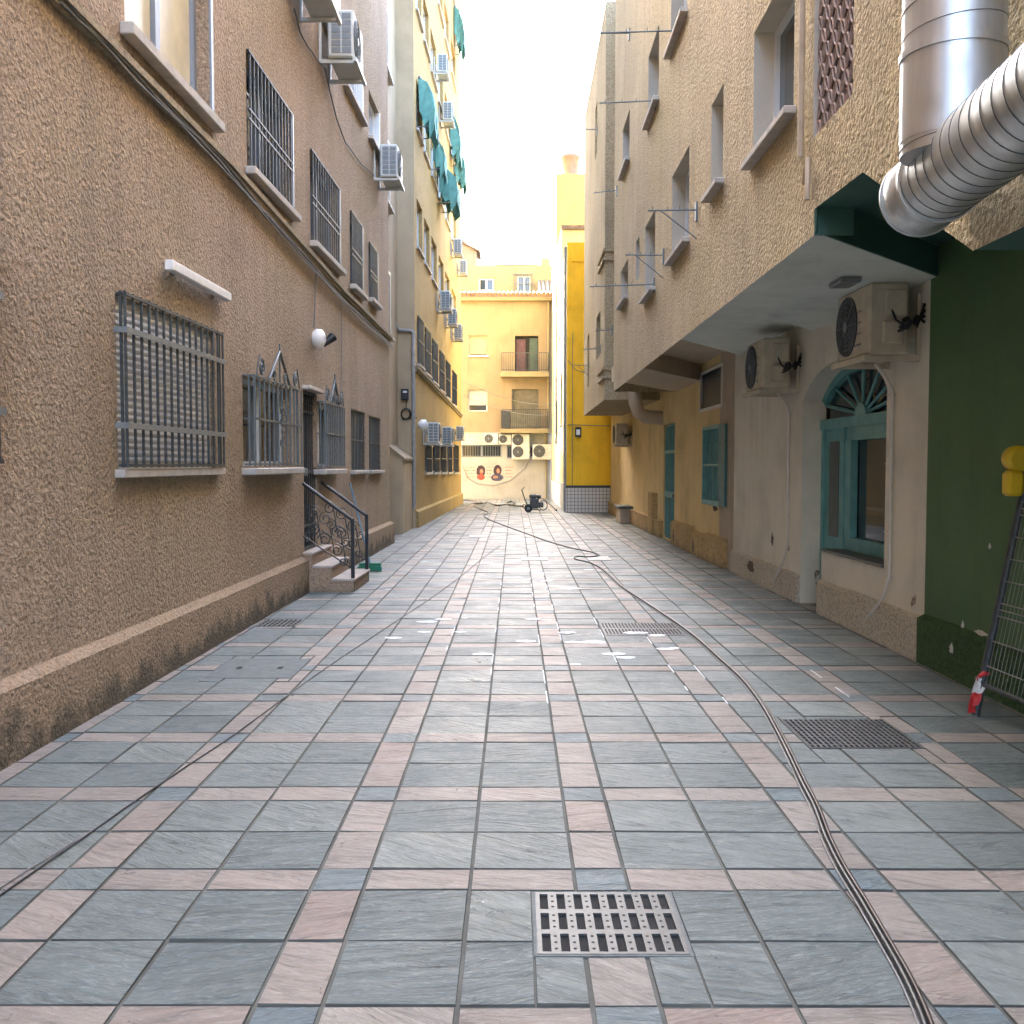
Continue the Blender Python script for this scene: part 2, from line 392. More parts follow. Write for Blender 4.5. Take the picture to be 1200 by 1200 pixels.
# ------------------------------------------------------------------ sky and sun
SUN_AZ = Vector((-.50, .60, 0)).normalized(); SUN_EL = math.radians(29)
sd = bpy.data.lights.new('sun', 'SUN'); sd.energy = 2.0; sd.angle = math.radians(.5); sd.color = (1, .95, .80)
so = bpy.data.objects.new('sun', sd); COL.objects.link(so)
tosun = SUN_AZ * math.cos(SUN_EL) + Vector((0, 0, math.sin(SUN_EL)))
so.rotation_euler = (-tosun).to_track_quat('-Z', 'Y').to_euler(); so.location = (0, 10, 40)
w = bpy.data.worlds.new("World"); scn.world = w; w.use_nodes = True
nt = w.node_tree; bg = nt.nodes['Background']
sk = nt.nodes.new('ShaderNodeTexSky'); sk.sky_type = 'NISHITA'; sk.sun_disc = False
sk.sun_elevation = SUN_EL; sk.sun_rotation = math.atan2(SUN_AZ.x, SUN_AZ.y); sk.dust_density = 7.0; sk.air_density = .8; sk.ozone_density = .9
nt.links.new(sk.outputs[0], bg.inputs[0]); bg.inputs[1].default_value = .15
vs = scn.view_settings; vs.view_transform = 'Standard'; vs.look = 'None'; vs.gamma = 1; vs.exposure = 4.7
scn.cycles.max_bounces = 10; scn.cycles.diffuse_bounces = 6; scn.cycles.use_denoising = True

# ------------------------------------------------------------------ ground and paving
g = MB(); g.box(-300, 300, -300, 300, -.6, -.03)
tag(g.build('ground', M['asph']), kind='structure')
def in_holes(x0, x1, y0, y1):
    for (a, b, c, d) in HOLES:
        if x0 < b and x1 > a and y0 < d and y1 > c: return True
    return False
def gr(px0, py0, px1, py1):                  # rectangle on the ground from two image points
    a = gnd(px0, py0); b = gnd(px1, py1)
    return a, b
# covers and gratings: x0, x1, y0, y1
G_MAIN = (.064, .586, 3.175, 3.668)
G_MID = (1.665, 2.315, 5.56, 6.20)
G_FAR = (.85, 1.60, 9.28, 10.01)
G_LID = (-2.33, -1.67, 7.40, 8.14)
G_SML = (-2.56, -2.16, 9.75, 10.22)
HOLES = [G_MAIN, G_MID, G_FAR, G_LID, G_SML]
pv = MB()
def tile(x0, x1, y0, y1, mi, z=0.0):
    gp = .003; b = .0048; rj = random.uniform
    x0 += gp + rj(-.001, .0015); x1 -= gp + rj(-.001, .0015); y0 += gp + rj(-.001, .0015); y1 -= gp + rj(-.001, .0015)
    parts = [(x0, x1, y0, y1)]
    for (a, c, d, e) in HOLES:
        out = []
        for (p0, p1, q0, q1) in parts:
            if p0 < c and p1 > a and q0 < e and q1 > d:
                if p0 < a: out.append((p0, a, q0, q1))
                if p1 > c: out.append((c, p1, q0, q1))
                m0, m1 = max(p0, a), min(p1, c)
                if q0 < d: out.append((m0, m1, q0, d))
                if q1 > e: out.append((m0, m1, e, q1))
            else: out.append((p0, p1, q0, q1))
        parts = out
    for (p0, p1, q0, q1) in parts:
        if p1 - p0 < .02 or q1 - q0 < .02: continue
        z0 = z + random.uniform(-.002, .002); tx = random.uniform(-.0018, .0018); ty = random.uniform(-.0018, .0018)
        t = [(p0 + b, q0 + b, z0 - tx - ty), (p1 - b, q0 + b, z0 + tx - ty), (p1 - b, q1 - b, z0 + tx + ty), (p0 + b, q1 - b, z0 - tx + ty)]
        o = [(p0, q0, -.02), (p1, q0, -.02), (p1, q1, -.02), (p0, q1, -.02)]
        pv.add(t + o, [(0, 1, 2, 3)], mi); pv.add(t + o, [(4, 5, 1, 0), (5, 6, 2, 1), (6, 7, 3, 2), (7, 4, 0, 3)], 3)  # bevels take the mortar colour, which also paints the joint shadows darker
XS = []; YS = []
x = -4.769
while x < 4.6: XS += [(x, x + .2, 1), (x + .2, x + .6, 0), (x + .6, x + 1.0, 0)]; x += 1.0
y = -5.32
while y < 50: YS += [(y, y + .2, 1), (y + .2, y + .6, 0), (y + .6, y + 1.0, 0)]; y += 1.0
for (x0, x1, kx) in XS:
    for (y0, y1, ky) in YS:
        tile(x0, x1, y0, y1, 2 if (kx and ky) else (1 if (kx or ky) else 0))
tag(pv.build('pavement', [M['pavG'], M['pavP'], M['pavS'], M['grout']]), kind='structure')
gm = MB(); gm.box(-5, 5, -5.3, 50, -.028, -.007)
tag(gm.build('pavement_joint', M['grout']), kind='structure')

# ------------------------------------------------------------------ generic wall parts
def wall_holes(mb, s0, s1, z0, z1, holes, depth=.16, mi=0, n=0.0, reveal_mi=None):
    S = sorted({s0, s1, *[max(s0, min(s1, v)) for h in holes for v in h[:2]]}); Z = sorted({z0, z1, *[max(z0, min(z1, v)) for h in holes for v in h[2:4]]})
    for i in range(len(S) - 1):
        for k in range(len(Z) - 1):
            cs, cz = (S[i] + S[i + 1]) / 2, (Z[k] + Z[k + 1]) / 2
            if any(h[0] < cs < h[1] and h[2] < cz < h[3] for h in holes): continue
            mb.quad([(S[i], n, Z[k]), (S[i + 1], n, Z[k]), (S[i + 1], n, Z[k + 1]), (S[i], n, Z[k + 1])], mi)
    r = mi if reveal_mi is None else reveal_mi
    for h in holes:
        a, b, c, d = h[:4]; dd = h[4] if len(h) > 4 else depth
        mb.quad([(a, n, c), (a, n, d), (a, n - dd, d), (a, n - dd, c)], r); mb.quad([(b, n, c), (b, n - dd, c), (b, n - dd, d), (b, n, d)], r)
        mb.quad([(a, n, d), (b, n, d), (b, n - dd, d), (a, n - dd, d)], r); mb.quad([(a, n, c), (a, n - dd, c), (b, n - dd, c), (b, n, c)], r)
def shell(mb, s0, s1, z1, thick, mi=0, z0=0):   # back, ends and top of a building block behind its front
    mb.quad([(s0, -thick, z0), (s0, -thick, z1), (s1, -thick, z1), (s1, -thick, z0)], mi)
    mb.quad([(s0, 0, z0), (s0, 0, z1), (s0, -thick, z1), (s0, -thick, z0)], mi); mb.quad([(s1, 0, z0), (s1, -thick, z0), (s1, -thick, z1), (s1, 0, z1)], mi)
    mb.quad([(s0, 0, z1), (s1, 0, z1), (s1, -thick, z1), (s0, -thick, z1)], mi)
def window(root, fr, h, depth=.16, frame=M['alu'], pane=M['glass'], leaves=2, fw=.05, sill=None, shutter=None, shut_to=0.0, n=0.0):
    """a recessed window: frame mesh, with pane, sill and roller shutter as pieces of it"""
    a, b, c, d = h[:4]; q = n - depth
    m = MB(fr)
    m.box(a, b, q, q + .05, c, c + fw); m.box(a, b, q, q + .05, d - fw, d); m.box(a, a + fw, q, q + .05, c + fw, d - fw); m.box(b - fw, b, q, q + .05, c + fw, d - fw)
    for i in range(1, leaves):
        x = a + (b - a) * i / leaves; m.box(x - fw * .7, x + fw * .7, q + .003, q + .055, c + fw, d - fw)
    o = m.build('window', frame, root)
    g = MB(fr); g.box(a + .01, b - .01, q - .02, q + .012, c + .01, d - .01); g.build('pane', pane, o)
    if sill is not None:
        t = MB(fr); t.box(a - .06, b + .06, q + .051, n + .07, c - .06, c - .003, 0, .006); t.build('sill', sill, o)
    if shutter is not None:
        t = MB(fr); z = d - .02; zz = c + (d - c) * shut_to
        while z - .05 > zz:
            t.add([fr.w(a + .02, q + .06, z), fr.w(b - .02, q + .06, z), fr.w(b - .02, q + .066, z - .025), fr.w(a + .02, q + .066, z - .025), fr.w(b - .02, q + .06, z - .048), fr.w(a + .02, q + .06, z - .048)],
                  [(0, 1, 2, 3), (3, 2, 4, 5)]); z -= .05
        t.build('shutter', shutter, o)
    return o
def grille(parent, fr, h, nbars, rails, n=.05, r=.008, mat=M['iron'], flat=None, name='grille', cage=0.0):
    a, b, c, d = h[:4]; m = MB(fr)
    for i in range(nbars):
        x = a + (b - a) * (i + .5) / nbars if cage == 0 else a + (b - a) * i / (nbars - 1)
        m.box(x - r, x + r, n - r, n + r, c, d)
    for z in rails:
        zz = c + (d - c) * z; m.box(a, b, n - r * 1.3, n + r * 1.3, zz - r * 1.2, zz + r * 1.2)
        if cage > 0:
            for x in (a, b): m.box(x - r, x + r, n - cage, n - r * 1.4, zz - r, zz + r)
    if cage > 0:
        k = max(1, int(cage / .09))
        for i in range(1, k + 1):
            for x in (a, b): m.box(x - r, x + r, n - cage * i / (k + 1) - r, n - cage * i / (k + 1) + r, c, d)
    o = m.build(name, mat, parent)
    if flat:
        for z in flat:
            f = MB(fr)
            zz = c + (d - c) * z; f.box(a - .03, b + .01, n + r * 1.5, n + r * 1.5 + .012, zz - .02, zz + .02); f.box(a - .03, a - .018, 0, n + r * 1.5, zz - .02, zz + .02)
            f.build('flat_bar', M['ironL'], parent)
    return o
def spiral(fr, cx, cz, n, r, turns=1.6, a0=0.0, sgn=1, step=12):
    pts = []; k = int(turns * step * 1.5)
    for i in range(k + 1):
        t = i / k; an = a0 + sgn * turns * 2 * PI * t; rr = r * (1 - .82 * t)
        pts.append((cx + math.cos(an) * rr, n, cz + math.sin(an) * rr))
    return pts

# ------------------------------------------------------------------ left: brown apartment block
LB = empty('apartment_building', L1.w(10, 0, 0), 'brown rough-cast apartment block with barred windows and stepped entrance', 'building')
S_END = L1.hit(457, 600)[0]
HL = 12.7
hA = (L1.hit(-110, 500, .07)[0], L1.hit(5, 500, .07)[0], L1.hit(2, 541, .07)[1], L1.hit(2, 272, .07)[1])
hB = L1.rect(145, 341, 549, 259, 392, 549, .06) + (.1,)
hC = L1.rect(298, 437, 546, 353, 458, 546, .12)
hD = L1.rect(355, 455, 648, 371, 463, 640); hD = (hD[0], hD[1], .5, L1.hit(363, 459)[1])
hE = L1.rect(380.5, 468, 548, 403.5, 479, 548, .12)
hF = L1.rect(411, 477, 551, 428, 485, 551)
hG = L1.rect(432, 486, 551, 446, 491, 551)
hH = L1.rect(143, -150, 31, 245, -10, 135); zt = hH[2] + 1.55; hH = (hH[0], hH[1], hH[2], zt)
hI = L1.rect(288, 58, 196, 340, 132, 248)
hJ = L1.rect(363, 173, 285, 396, 222, 312)
hK = L1.rect(410, 245, 333, 423, 266, 345)
hL = L1.rect(432, 283, 349, 441, 296, 357)
hM = L1.rect(402, 18, 100, 424, 62, 137)
hN = L1.rect(432, 107, 160, 444, 130, 181)
hO = L1.rect(360, -90, 0, 397, -30, 48)
holesL = [hA, hB, hC, hD, hE, hF, hG, hH, hI, hJ, hK, hL, hM, hN, hO]
wl = MB(L1); wall_holes(wl, -7, S_END, 0, HL, holesL, .17); shell(wl, -7, S_END, HL, 9)
wl.build('wall', M['stuccoL'], LB)
def plinth(s0, s1, fr, mat, root):
    pl = MB(fr)
    k = max(1, int((s1 - s0) / .25))
    for i in range(k):
        a = s0 + (s1 - s0) * i / k; b = s0 + (s1 - s0) * (i + 1) / k
        pl.quad([(a, .085, -.03), (b, .085, -.03), (b, .08, .40), (a, .08, .40)]); pl.quad([(a, .08, .40), (b, .08, .40), (b, .0, .445), (a, .0, .445)])
    pl.quad([(s0, 0, 0), (s0, .085, -.03), (s0, .08, .4), (s0, 0, .445)]); pl.quad([(s1, 0, 0), (s1, 0, .445), (s1, .08, .4), (s1, .085, -.03)])
    pl.build('plinth', mat, root)
plinth(-7, hD[0] - .12, L1, M['stuccoLp'], LB); plinth(hD[1] + .12, S_END + .05, L1, M['stuccoLp'], LB)
co = MB(L1)
ca = L1.hit(75, 0); cb = L1.hit(263, 187); cc = L1.hit(400, 339); cd = L1.hit(456, 394)
cpts = [(-7, ca[1] + .15), ca, cb, cc, (S_END + .03, cd[1])]
for (p, q) in zip(cpts[:-1], cpts[1:]):
    for (dz0, dz1, nn) in ((-.10, -.055, .045), (-.054, .0, .075)):
        co.prism([(p[0], .001), (q[0], .001), (q[0], nn), (p[0], nn)], [p[1] + dz0, q[1] + dz0, q[1] + dz0, p[1] + dz0], [p[1] + dz1, q[1] + dz1, q[1] + dz1, p[1] + dz1])
co.build('cornice', M['trimL'], LB)

# barred windows of the ground floor
wA = window(LB, L1, hA, .17, M['aluG'], M['glass'], 2)
grille(wA, L1, (hA[0], hA[1] - .01, hA[2], hA[3]), 12, (0, 1), .06, .009, M['iron'], (.22, .72))
wB = window(LB, L1, hB, .1, M['alu'], M['glass'], 2, sill=M['sill'], shutter=M['shut'], shut_to=.0)
grille(wB, L1, (hB[0] - .01, hB[1] + .01, hB[2] + .01, hB[3] + .01), 16, (0.012, .985), .07, .0085, M['iron'], (.24, .78), cage=.06)
def crest(parent, h, sc=1.0):
    m = MB(L1); c = (h[0] + h[1]) / 2; wd = h[1] - h[0]; z = h[3]; n = .12
    m.tube([(c - wd * .22, n, z), (c, n, z + .34 * sc), (c + wd * .22, n, z)], .016, 5)
    m.tube([(c, n, z), (c, n, z + .42 * sc)], .01, 5)
    for sg in (-1, 1):
        m.tube(spiral(L1, c + sg * wd * .36, z + .09 * sc, n, .085 * sc, 1.5, PI / 2, sg), .014, 5)
        m.tube(spiral(L1, c + sg * wd * .12, z + .07 * sc, n, .06 * sc, 1.5, -PI / 2, -sg), .012, 5)
        m.tube([(c + sg * wd * .46, n, z), (c + sg * wd * .4, n, z + .22 * sc)], .009, 5)
    m.build('crest', M['ironG'], parent)
for h in (hC, hE):
    o = window(LB, L1, h, .17, M['alu'], M['glass'], 2, sill=None)
    t = MB(L1); t.box(h[0] - .06, h[1] + .03, -.119, .15, h[2] - .09, h[2] - .02, 0, .008); t.build('sill', M['sill'], o)
    grille(o, L1, (h[0], h[1], h[2], h[3]), 12, (.02, .52, .99), .12, .0085, M['ironG'], cage=.11)
    m = MB(L1); c = (h[0] + h[1]) / 2
    for k in range(4): m.tube(spiral(L1, c + (.03 if k % 2 else -.03), h[2] + (h[3] - h[2]) * (.28 + .13 * k), .135, .05, 1.5, k, 1 if k % 2 else -1), .006, 5)
    m.build('scrollwork', M['ironG'], o); crest(o, h)
for h in (hF, hG):
    o = window(LB, L1, h, .17, M['aluG'], M['glass'], 1, sill=M['sill'])
    grille(o, L1, h, 10, (.01, .5, .99), -.02, .007, M['iron'])
    m = MB(L1); m.box(h[0] + .02, h[1] - .02, -.075, -.07, h[2] + .02, h[3] - .02); m.build('insect_screen', M['acg'], o)
# entrance door
m = MB(L1); m.box(hD[0], hD[1], -.17, -.12, hD[2], hD[3]); dr = m.build('door', M['door'], LB)
m = MB(L1)
for (z0, z1) in ((hD[2], hD[2] + .04), (hD[3] - .04, hD[3]), (hD[3] - .28, hD[3] - .25), (hD[2] + .98, hD[2] + 1.01), (hD[2] + .3, hD[2] + .33)): m.box(hD[0], hD[1], -.06, -.02, z0, z1)
for i in range(8): xx = hD[0] + (hD[1] - hD[0]) * i / 7; m.box(xx - .008, xx + .008, -.05, -.034, hD[2], hD[3])
for k in range(3): m.tube(spiral(L1, hD[0] + .2 + .17 * k, hD[2] + .18, -.02, .08, 1.5, k, 1 if k % 2 else -1), .007, 5)
for k in range(5): m.tube(spiral(L1, hD[0] + .1 + .13 * k, hD[3] - .14, -.02, .05, 1.3, k, 1), .006, 5)
m.build('grille', M['iron'], dr)
m = MB(L1); m.box(hD[0] + .06, hD[0] + .11, -.02, .03, hD[2] + .95, hD[2] + 1.05, 0, .01); m.build('handle', M['ironL'], dr)
m = MB(L1); m.box(hD[0] - .05, hD[1] + .05, -.119, .10, hD[3] + .004, hD[3] + .05, 0, .006); m.build('lintel', M['sill'], dr)
# first-floor windows
o = window(LB, L1, hH, .17, M['aluG'], M['curtain'], 2, fw=.07, sill=None)
m = MB(L1); m.box(hH[0] - .1, hH[1] + .1, .0, .1, hH[2] - .09, hH[2] - .004, 0, .008); m.build('sill', M['sill'], o)
m = MB(L1); m.box(hH[1] - .02, hH[1] + .04, .001, .02, hH[2], hH[3]); m.build('trim', M['aluG'], o)
for h, nb in ((hI, 13), (hJ, 12), (hK, 9), (hL, 8)):
    o = window(LB, L1, h, .17, M['aluG'], M['glass'], 2, sill=None)
    m = MB(L1); m.box(h[0] - .08, h[1] + .08, .001, .11, h[2] - .08, h[2] - .004, 0, .008); m.build('sill', M['sill'], o)
    grille(o, L1, h, nb, (.01, .42, .5, .99), .02, .0085, M['iron'])
    m = MB(L1); m.box(h[1] + .001, h[1] + .045, .001, .03, h[2], h[3]); m.build('trim', M['aluG'], o)
for h in (hM, hN, hO):
    o = window(LB, L1, h, .14, M['alu'], M['glassp'], 1, sill=None)
    m = MB(L1); m.box(h[0] - .08, h[1] + .08, -.088, .09, h[2] - .07, h[2] - .004, 0, .008); m.build('sill', M['sill'], o)
    m = MB(L1); m.box(h[1] - .004, h[1] + .03, -.139, .014, h[2], h[3]); m.build('trim', M['alu'], o)

# ------------------------------------------------------------------ left: set-back wall and ochre block behind
L2S = L2.hit(487, 600)[0]; L2E = L2.hit(540.5, 600)[0]; HL2 = 24.0
LB2 = empty('apartment_building', L2.w(31, 0, 0), 'tall ochre apartment block beyond the brown one, with green awnings', 'building')
xs = [(489, 496.2), (497.6, 504.5), (506, 512.8), (514.5, 520.6), (522, 527.5), (529.5, 535)]
cols = [(L2.hit(a, 500)[0], L2.hit(b, 500)[0]) for a, b in xs]
zB = (L2.hit(490, 427)[1], L2.hit(490, 371)[1])
ST = 2.95
holes2 = []; rows = []
for r in range(6):
    for ci, (a, b) in enumerate(cols):
        dz = -.035 * (cols[ci][0] - cols[0][0])
        h = (a + .08, b - .08, zB[0] + ST * r + dz, zB[1] + ST * r + dz); holes2.append(h); rows.append((r, ci, h))
low = [(498, 504.5), (507, 514), (516, 522), (524, 528.7), (531, 537)]
lowh = []
for (a, b) in low:
    h = L2.rect(a, 521, 554, b, 522, 553.5); lowh.append(h); holes2.append(h)
wl = MB(L2); wall_holes(wl, L2S, L2E, 0, HL2, holes2, .15); shell(wl, L2S, L2E, HL2, 8)
wl.build('wall', M['stuccoL2'], LB2)
plinth(L2S, L2E + .05, L2, M['stuccoL2'], LB2)
co = MB(L2); p = L2.hit(488, 428); q = L2.hit(539, 484)
for (dz0, dz1, nn) in ((-.12, -.06, .05), (-.059, 0, .09)):
    co.prism([(L2S, .001), (L2E, .001), (L2E, nn), (L2S, nn)], [p[1] + dz0 - .05, q[1] + dz0 - .05, q[1] + dz0 - .05, p[1] + dz0 - .05], [p[1] + dz1 - .05, q[1] + dz1 - .05, q[1] + dz1 - .05, p[1] + dz1 - .05])
co.build('cornice', M['peach'], LB2)
for (r, ci, h) in rows:
    o = window(LB2, L2, h, .15, M['aluG'] if r == 0 else M['alu'], M['glass'] if r == 0 else M['glassp'], 1 if r else 2, sill=M['sill'])
    if r == 0: grille(o, L2, h, 9, (.01, .5, .99), .03, .01, M['iron'])
for h in lowh:
    o = window(LB2, L2, h, .15, M['aluG'], M['glass'], 1, sill=M['sill']); grille(o, L2, h, 7, (.01, .5, .99), .04, .01, M['iron'])
# roof eave of the ochre block
m = MB(L2); m.box(L2S, L2E + .25, -.3, .35, HL2, HL2 + .25); m.build('eave', M['peach'], LB2)
# recess + pier, one smooth rendered piece
holes3 = [(22.4, 24.0, 2.2 + ST * r, 4.4 + ST * r) for r in range(1, 6)]
wl = MB(RC); wall_holes(wl, S_END - 1.5, L2S + .4, 0, HL2, [], .12); wl.build('wall', M['pierL'], LB2)
m = MB(L2); zz = L2S
m.quad([(zz - .004, .0, 0), (zz - .004, -.5, 0), (zz - .004, -.5, HL2), (zz - .004, 0, HL2)]); m.build('end_wall', M['pierL'], LB2)
for r in range(0, 7):
    z0 = 4.55 + 2.95 * (r - 0); z1 = z0 + 1.5
    f = MB(RC); f.box(21.9, 23.5, .001, .03, z0, z1); o = f.build('window', M['alu'], LB2)
    f = MB(RC); f.box(22.0, 23.4, .031, .034, z0 + .08, z1 - .08); f.build('pane', M['glassp'], o)
    f = MB(RC); f.box(21.8, 23.6, .001, .12, z0 - .08, z0 - .004); f.build('sill', M['sill'], o)
m = MB(RC); m.prism([(22.9, 0), (L2S - .006, 0), (L2S - .006, .36), (22.9, .36)], 0, [2.0, 2.0, 1.72, 1.72])
bt = m.build('buttress', M['pierL'], LB2)
m = MB(RC); m.prism([(22.86, 0), (L2S - .006, 0), (L2S - .006, .40), (22.86, .40)], [2.004, 2.004, 1.69, 1.69], [2.06, 2.06, 1.75, 1.75]); m.build('coping', M['trimL'], bt)

# ------------------------------------------------------------------ right: beige block with the overhanging upper floors
RB = empty('apartment_building', (3.3, 16, 0), 'beige rough-cast block with jutting upper floors over a whitewashed ground floor', 'building')
HR = 11.7
U0 = 5.62; U1 = RU.hit(719, 461)[0]; U2 = 22.3; U3 = RU.hit(684, 487)[0]
ZS = 3.07
def ur(xa, ta, ba, xb, tb, bb): return RU.rect(xa, ta, ba, xb, tb, bb)
rw = [ur(884, 30, 190, 932, -40, 120), ur(834, 122, 228, 848, 100, 208), ur(788, 207, 302, 808, 170, 280), ur(756, 268, 352, 768, 244, 334), ur(727.5, 318, 360, 736, 304, 345),
      ur(760, 66, 140, 772.5, 30, 118), ur(730, 153, 205, 738, 127, 185), ur(745.5, 283, 330, 749.5, 277, 325)]
h7 = RU.rect(787, -60, 62, 806, -120, 5); rw.append(h7)
h8 = RU.rect(884, 30, 190, 932, -40, 120); rw.append((h8[0], h8[1], h8[2] + 2.9, h8[3] + 2.9))
hole_u = [h for h in rw]
hLat = RU.rect(955, 0, 157, 1002, -60, 109); hLat = (hLat[0], hLat[1], hLat[2], hLat[2] + 1.5)
ZH = 3.26
ub = MB(RU); wall_holes(ub, -7, U1, ZH, HR, hole_u + [hLat], .21, reveal_mi=1); wall_holes(ub, 6.42, U1, ZS - .02, ZH, [], .2)
ub.quad([(-7, 0, 2.487), (4.16, 0, 2.477), (5.52, 0, 3.187), (6.42, 0, 3.217), (6.42, 0, ZH), (-7, 0, ZH)])
gb = MB(RU); gb.slab([(-7, 2.49), (4.16, 2.48), (5.52, 3.19), (6.42, 3.22), (6.42, ZH), (-7, ZH)], -.25, -.004); gb.quad([(6.418, -.001, ZS - .02), (6.418, -.25, ZS - .02), (6.418, -.25, 3.22), (6.418, -.001, 3.22)]); gb.build('edge_beam', M['greenB'], RB)
ub.quad([(6.42, 0, ZS - .02), (6.42, -.25, ZS - .02), (6.42, -.25, ZH), (6.42, 0, ZH)]); ub.quad([(-7, -.25, ZH), (6.42, -.25, ZH), (6.42, -.25, 3.5), (-7, -.25, 3.5)])
ub.quad([(-7, 0, HR), (U1, 0, HR), (U1, -1.6, HR), (-7, -1.6, HR)]); ub.quad([(U1, 0, ZS - .02), (U1, -1.4, ZS - .02), (U1, -1.4, HR), (U1, 0, HR)])
ub.build('upper_wall', [M['stuccoR'], M['reveal']], RB)
hb2 = [RU.rect(697.5, 127, 185, 700, 120, 180), RU.rect(688.5, 395, 455, 690.5, 390, 450), RU.rect(699, 372, 420, 703.5, 365, 417)]
ub = MB(RU); wall_holes(ub, U2, U3, ZS - .04, HR, hb2, .15); shell(ub, U2, U3, HR, 1.5, z0=ZS - .04)
ub.quad([(U2, 0, ZS - .04), (U3, 0, ZS - .04), (U3, -1.5, ZS - .04), (U2, -1.5, ZS - .04)]); ub.build('upper_wall', M['stuccoR'], RB)
ub = MB(WORLD); ub.box(2.6, 2.9, U1 - .3, U2 + .3, ZS + .1, HR - .01); ub.build('recess_wall', M['stuccoR'], RB)
# soffits
sf = MB(WORLD)
sf.prism([(1.904, 6.42), (1.93, 9.1), (3.4, 11.3), (3.4, 8.02)], ZS, ZS + .3)
sf.prism([(1.93, 9.1), (1.95, 12.6), (3.4, 14.9), (3.4, 11.3)], ZS + .13, ZS + .3)
sf.build('soffit', M['ceil'], RB)
sf = MB(WORLD); sf.prism([(1.95, 12.6), (1.96, 15.3), (3.4, 17.8), (3.4, 14.9)], ZS + .27, ZS + .5)
sf.prism([(1.96, 15.3), (1.985, 18.0), (3.35, 20.4), (3.4, 17.8)], ZS - .01, ZS + .3); sf.prism([(1.985, 18.0), (1.99, 20.6), (3.3, 22.9), (3.35, 20.4)], ZS + .2, ZS + .5)
sf.prism([(2.9, 22.9), (3.3, 22.9), (3.3, 34), (2.9, 34)], ZS + .2, ZS + .5)
sf.build('soffit', M['ceilB'], RB)
sf = MB(WORLD); sf.prism([(2.14, -7), (2.16, 6.68), (3.45, 8.04), (3.45, -7)], 3.30, 3.5); sf.prism([(1.906, 6.395), (1.906, 6.418), (3.4, 8.018), (3.4, 7.995)], ZS, 3.30)
sf.build('soffit', M['greenB'], RB)
# lower wall
ya = 8.03; yb = 14.9; yc = 15.9; yd = 32.9
AF, AN = RL.hit(939, 600)[0], RL.hit(1037, 600)[0]
ac_, ah, asp, arz = (AF + AN) / 2 + .02, (AF - AN) / 2 + .12, 2.05, .62
def arch_z(s): return asp + arz * math.sqrt(max(0, 1 - ((s - ac_) / ah) ** 2))
DOORY = AF - .75
lw = MB(RL)
wall_holes(lw, ya, yb, 0, ZS + .3, [(AN, AF, 0, asp + arz + .001)], .0)
K = 28; ss = [AN + (AF - AN) * i / K for i in range(K + 1)]; DP = .27
for a, b in zip(ss[:-1], ss[1:]):
    lw.quad([(a, 0, arch_z(a)), (b, 0, arch_z(b)), (b, 0, asp + arz + .001), (a, 0, asp + arz + .001)])
    lw.quad([(a, 0, arch_z(a)), (a, -DP, arch_z(a)), (b, -DP, arch_z(b)), (b, 0, arch_z(b))])
for s_ in (AN, AF): lw.quad([(s_, 0, 0), (s_, -DP, 0), (s_, -DP, arch_z(s_)), (s_, 0, arch_z(s_))])
zsl = RL.hit(1033, 661)[1]
lw.box(AN, DOORY, -.25, -.004, 0, zsl - .03)
lw.build('lower_wall', M['white'], RB)
def plin(s0, s1, h, mat, n=.045):
    lw = MB(RL)
    k = max(1, int((s1 - s0) / .3)); prev = None
    for i in range(k + 1):
        a = s0 + (s1 - s0) * i / k; hh = h + random.uniform(-.012, .012)
        if prev: lw.quad([(prev[0], n, -.03), (a, n, -.03), (a, n, hh), (prev[0], n, prev[1])]); lw.quad([(prev[0], n, prev[1]), (a, n, hh), (a, 0, hh + .03), (prev[0], 0, prev[1] + .03)])
        prev = (a, hh)
    lw.quad([(s0, n, -.03), (s0, n, h), (s0, 0, h + .03), (s0, 0, -.03)]); lw.quad([(s1, n, -.03), (s1, 0, -.03), (s1, 0, h + .03), (s1, n, h)])
    lw.build('plinth', mat, RB)
plin(ya, DOORY, .34, M['whiteP']); plin(AF + .02, yb, .3, M['whiteP'])
hDr = RL.rect(778, 496, 634, 791, 497, 640); hDr = (hDr[0], hDr[1], 0.02, hDr[3])
hSh = RL.rect(825, 500, 590, 846, 497, 594)
hVe = RL.rect(822, 437, 479, 847, 432, 474)
lw = MB(RL); wall_holes(lw, yc, yd, 0, ZS + .5, [hDr, hSh, hVe], .12); lw.build('lower_wall', M['yellowR'], RB)
lw = MB(RL); lw.box(yb, yc, -.2, .004, 0, ZS + .3); lw.build('cement_patch', M['patch'], RB)
lw = MB(RL)
s0 = yc + .0
for (a, b, h) in ((yc - .6, yc + .9, .42), (yc + .96, yc + 2.1, .38), (yc + 2.14, hDr[0] - .1, .45), (hDr[1] + .06, hDr[1] + .8, .35), (hDr[1] + 1.6, yd, .38)): plin(a, b, h, M['yellowP'], .09)
lw.box(hDr[1] + .82, hDr[1] + 1.55, 0, .12, 0, .95)
lw.build('pilaster', M['yellowP'], RB)
m = MB(RL); m.box(26.9, 27.9, 0, .35, 0, .40, 0, .02); o = m.build('stone_block', M['patch'], RB)
m = MB(RL); m.box(26.85, 27.95, -.0, .4, .402, .47, 0, .01); m.build('cap_slab', M['conc'], o)
lw = MB(RL); lw.quad([(-7, 0, 0), (ya, 0, 0), (ya, 0, 3.4), (-7, 0, 3.4)])
lw.build('painted_wall', M['green'], RB)
plin(-7, ya - .003, .36, M['greenP'], .06)
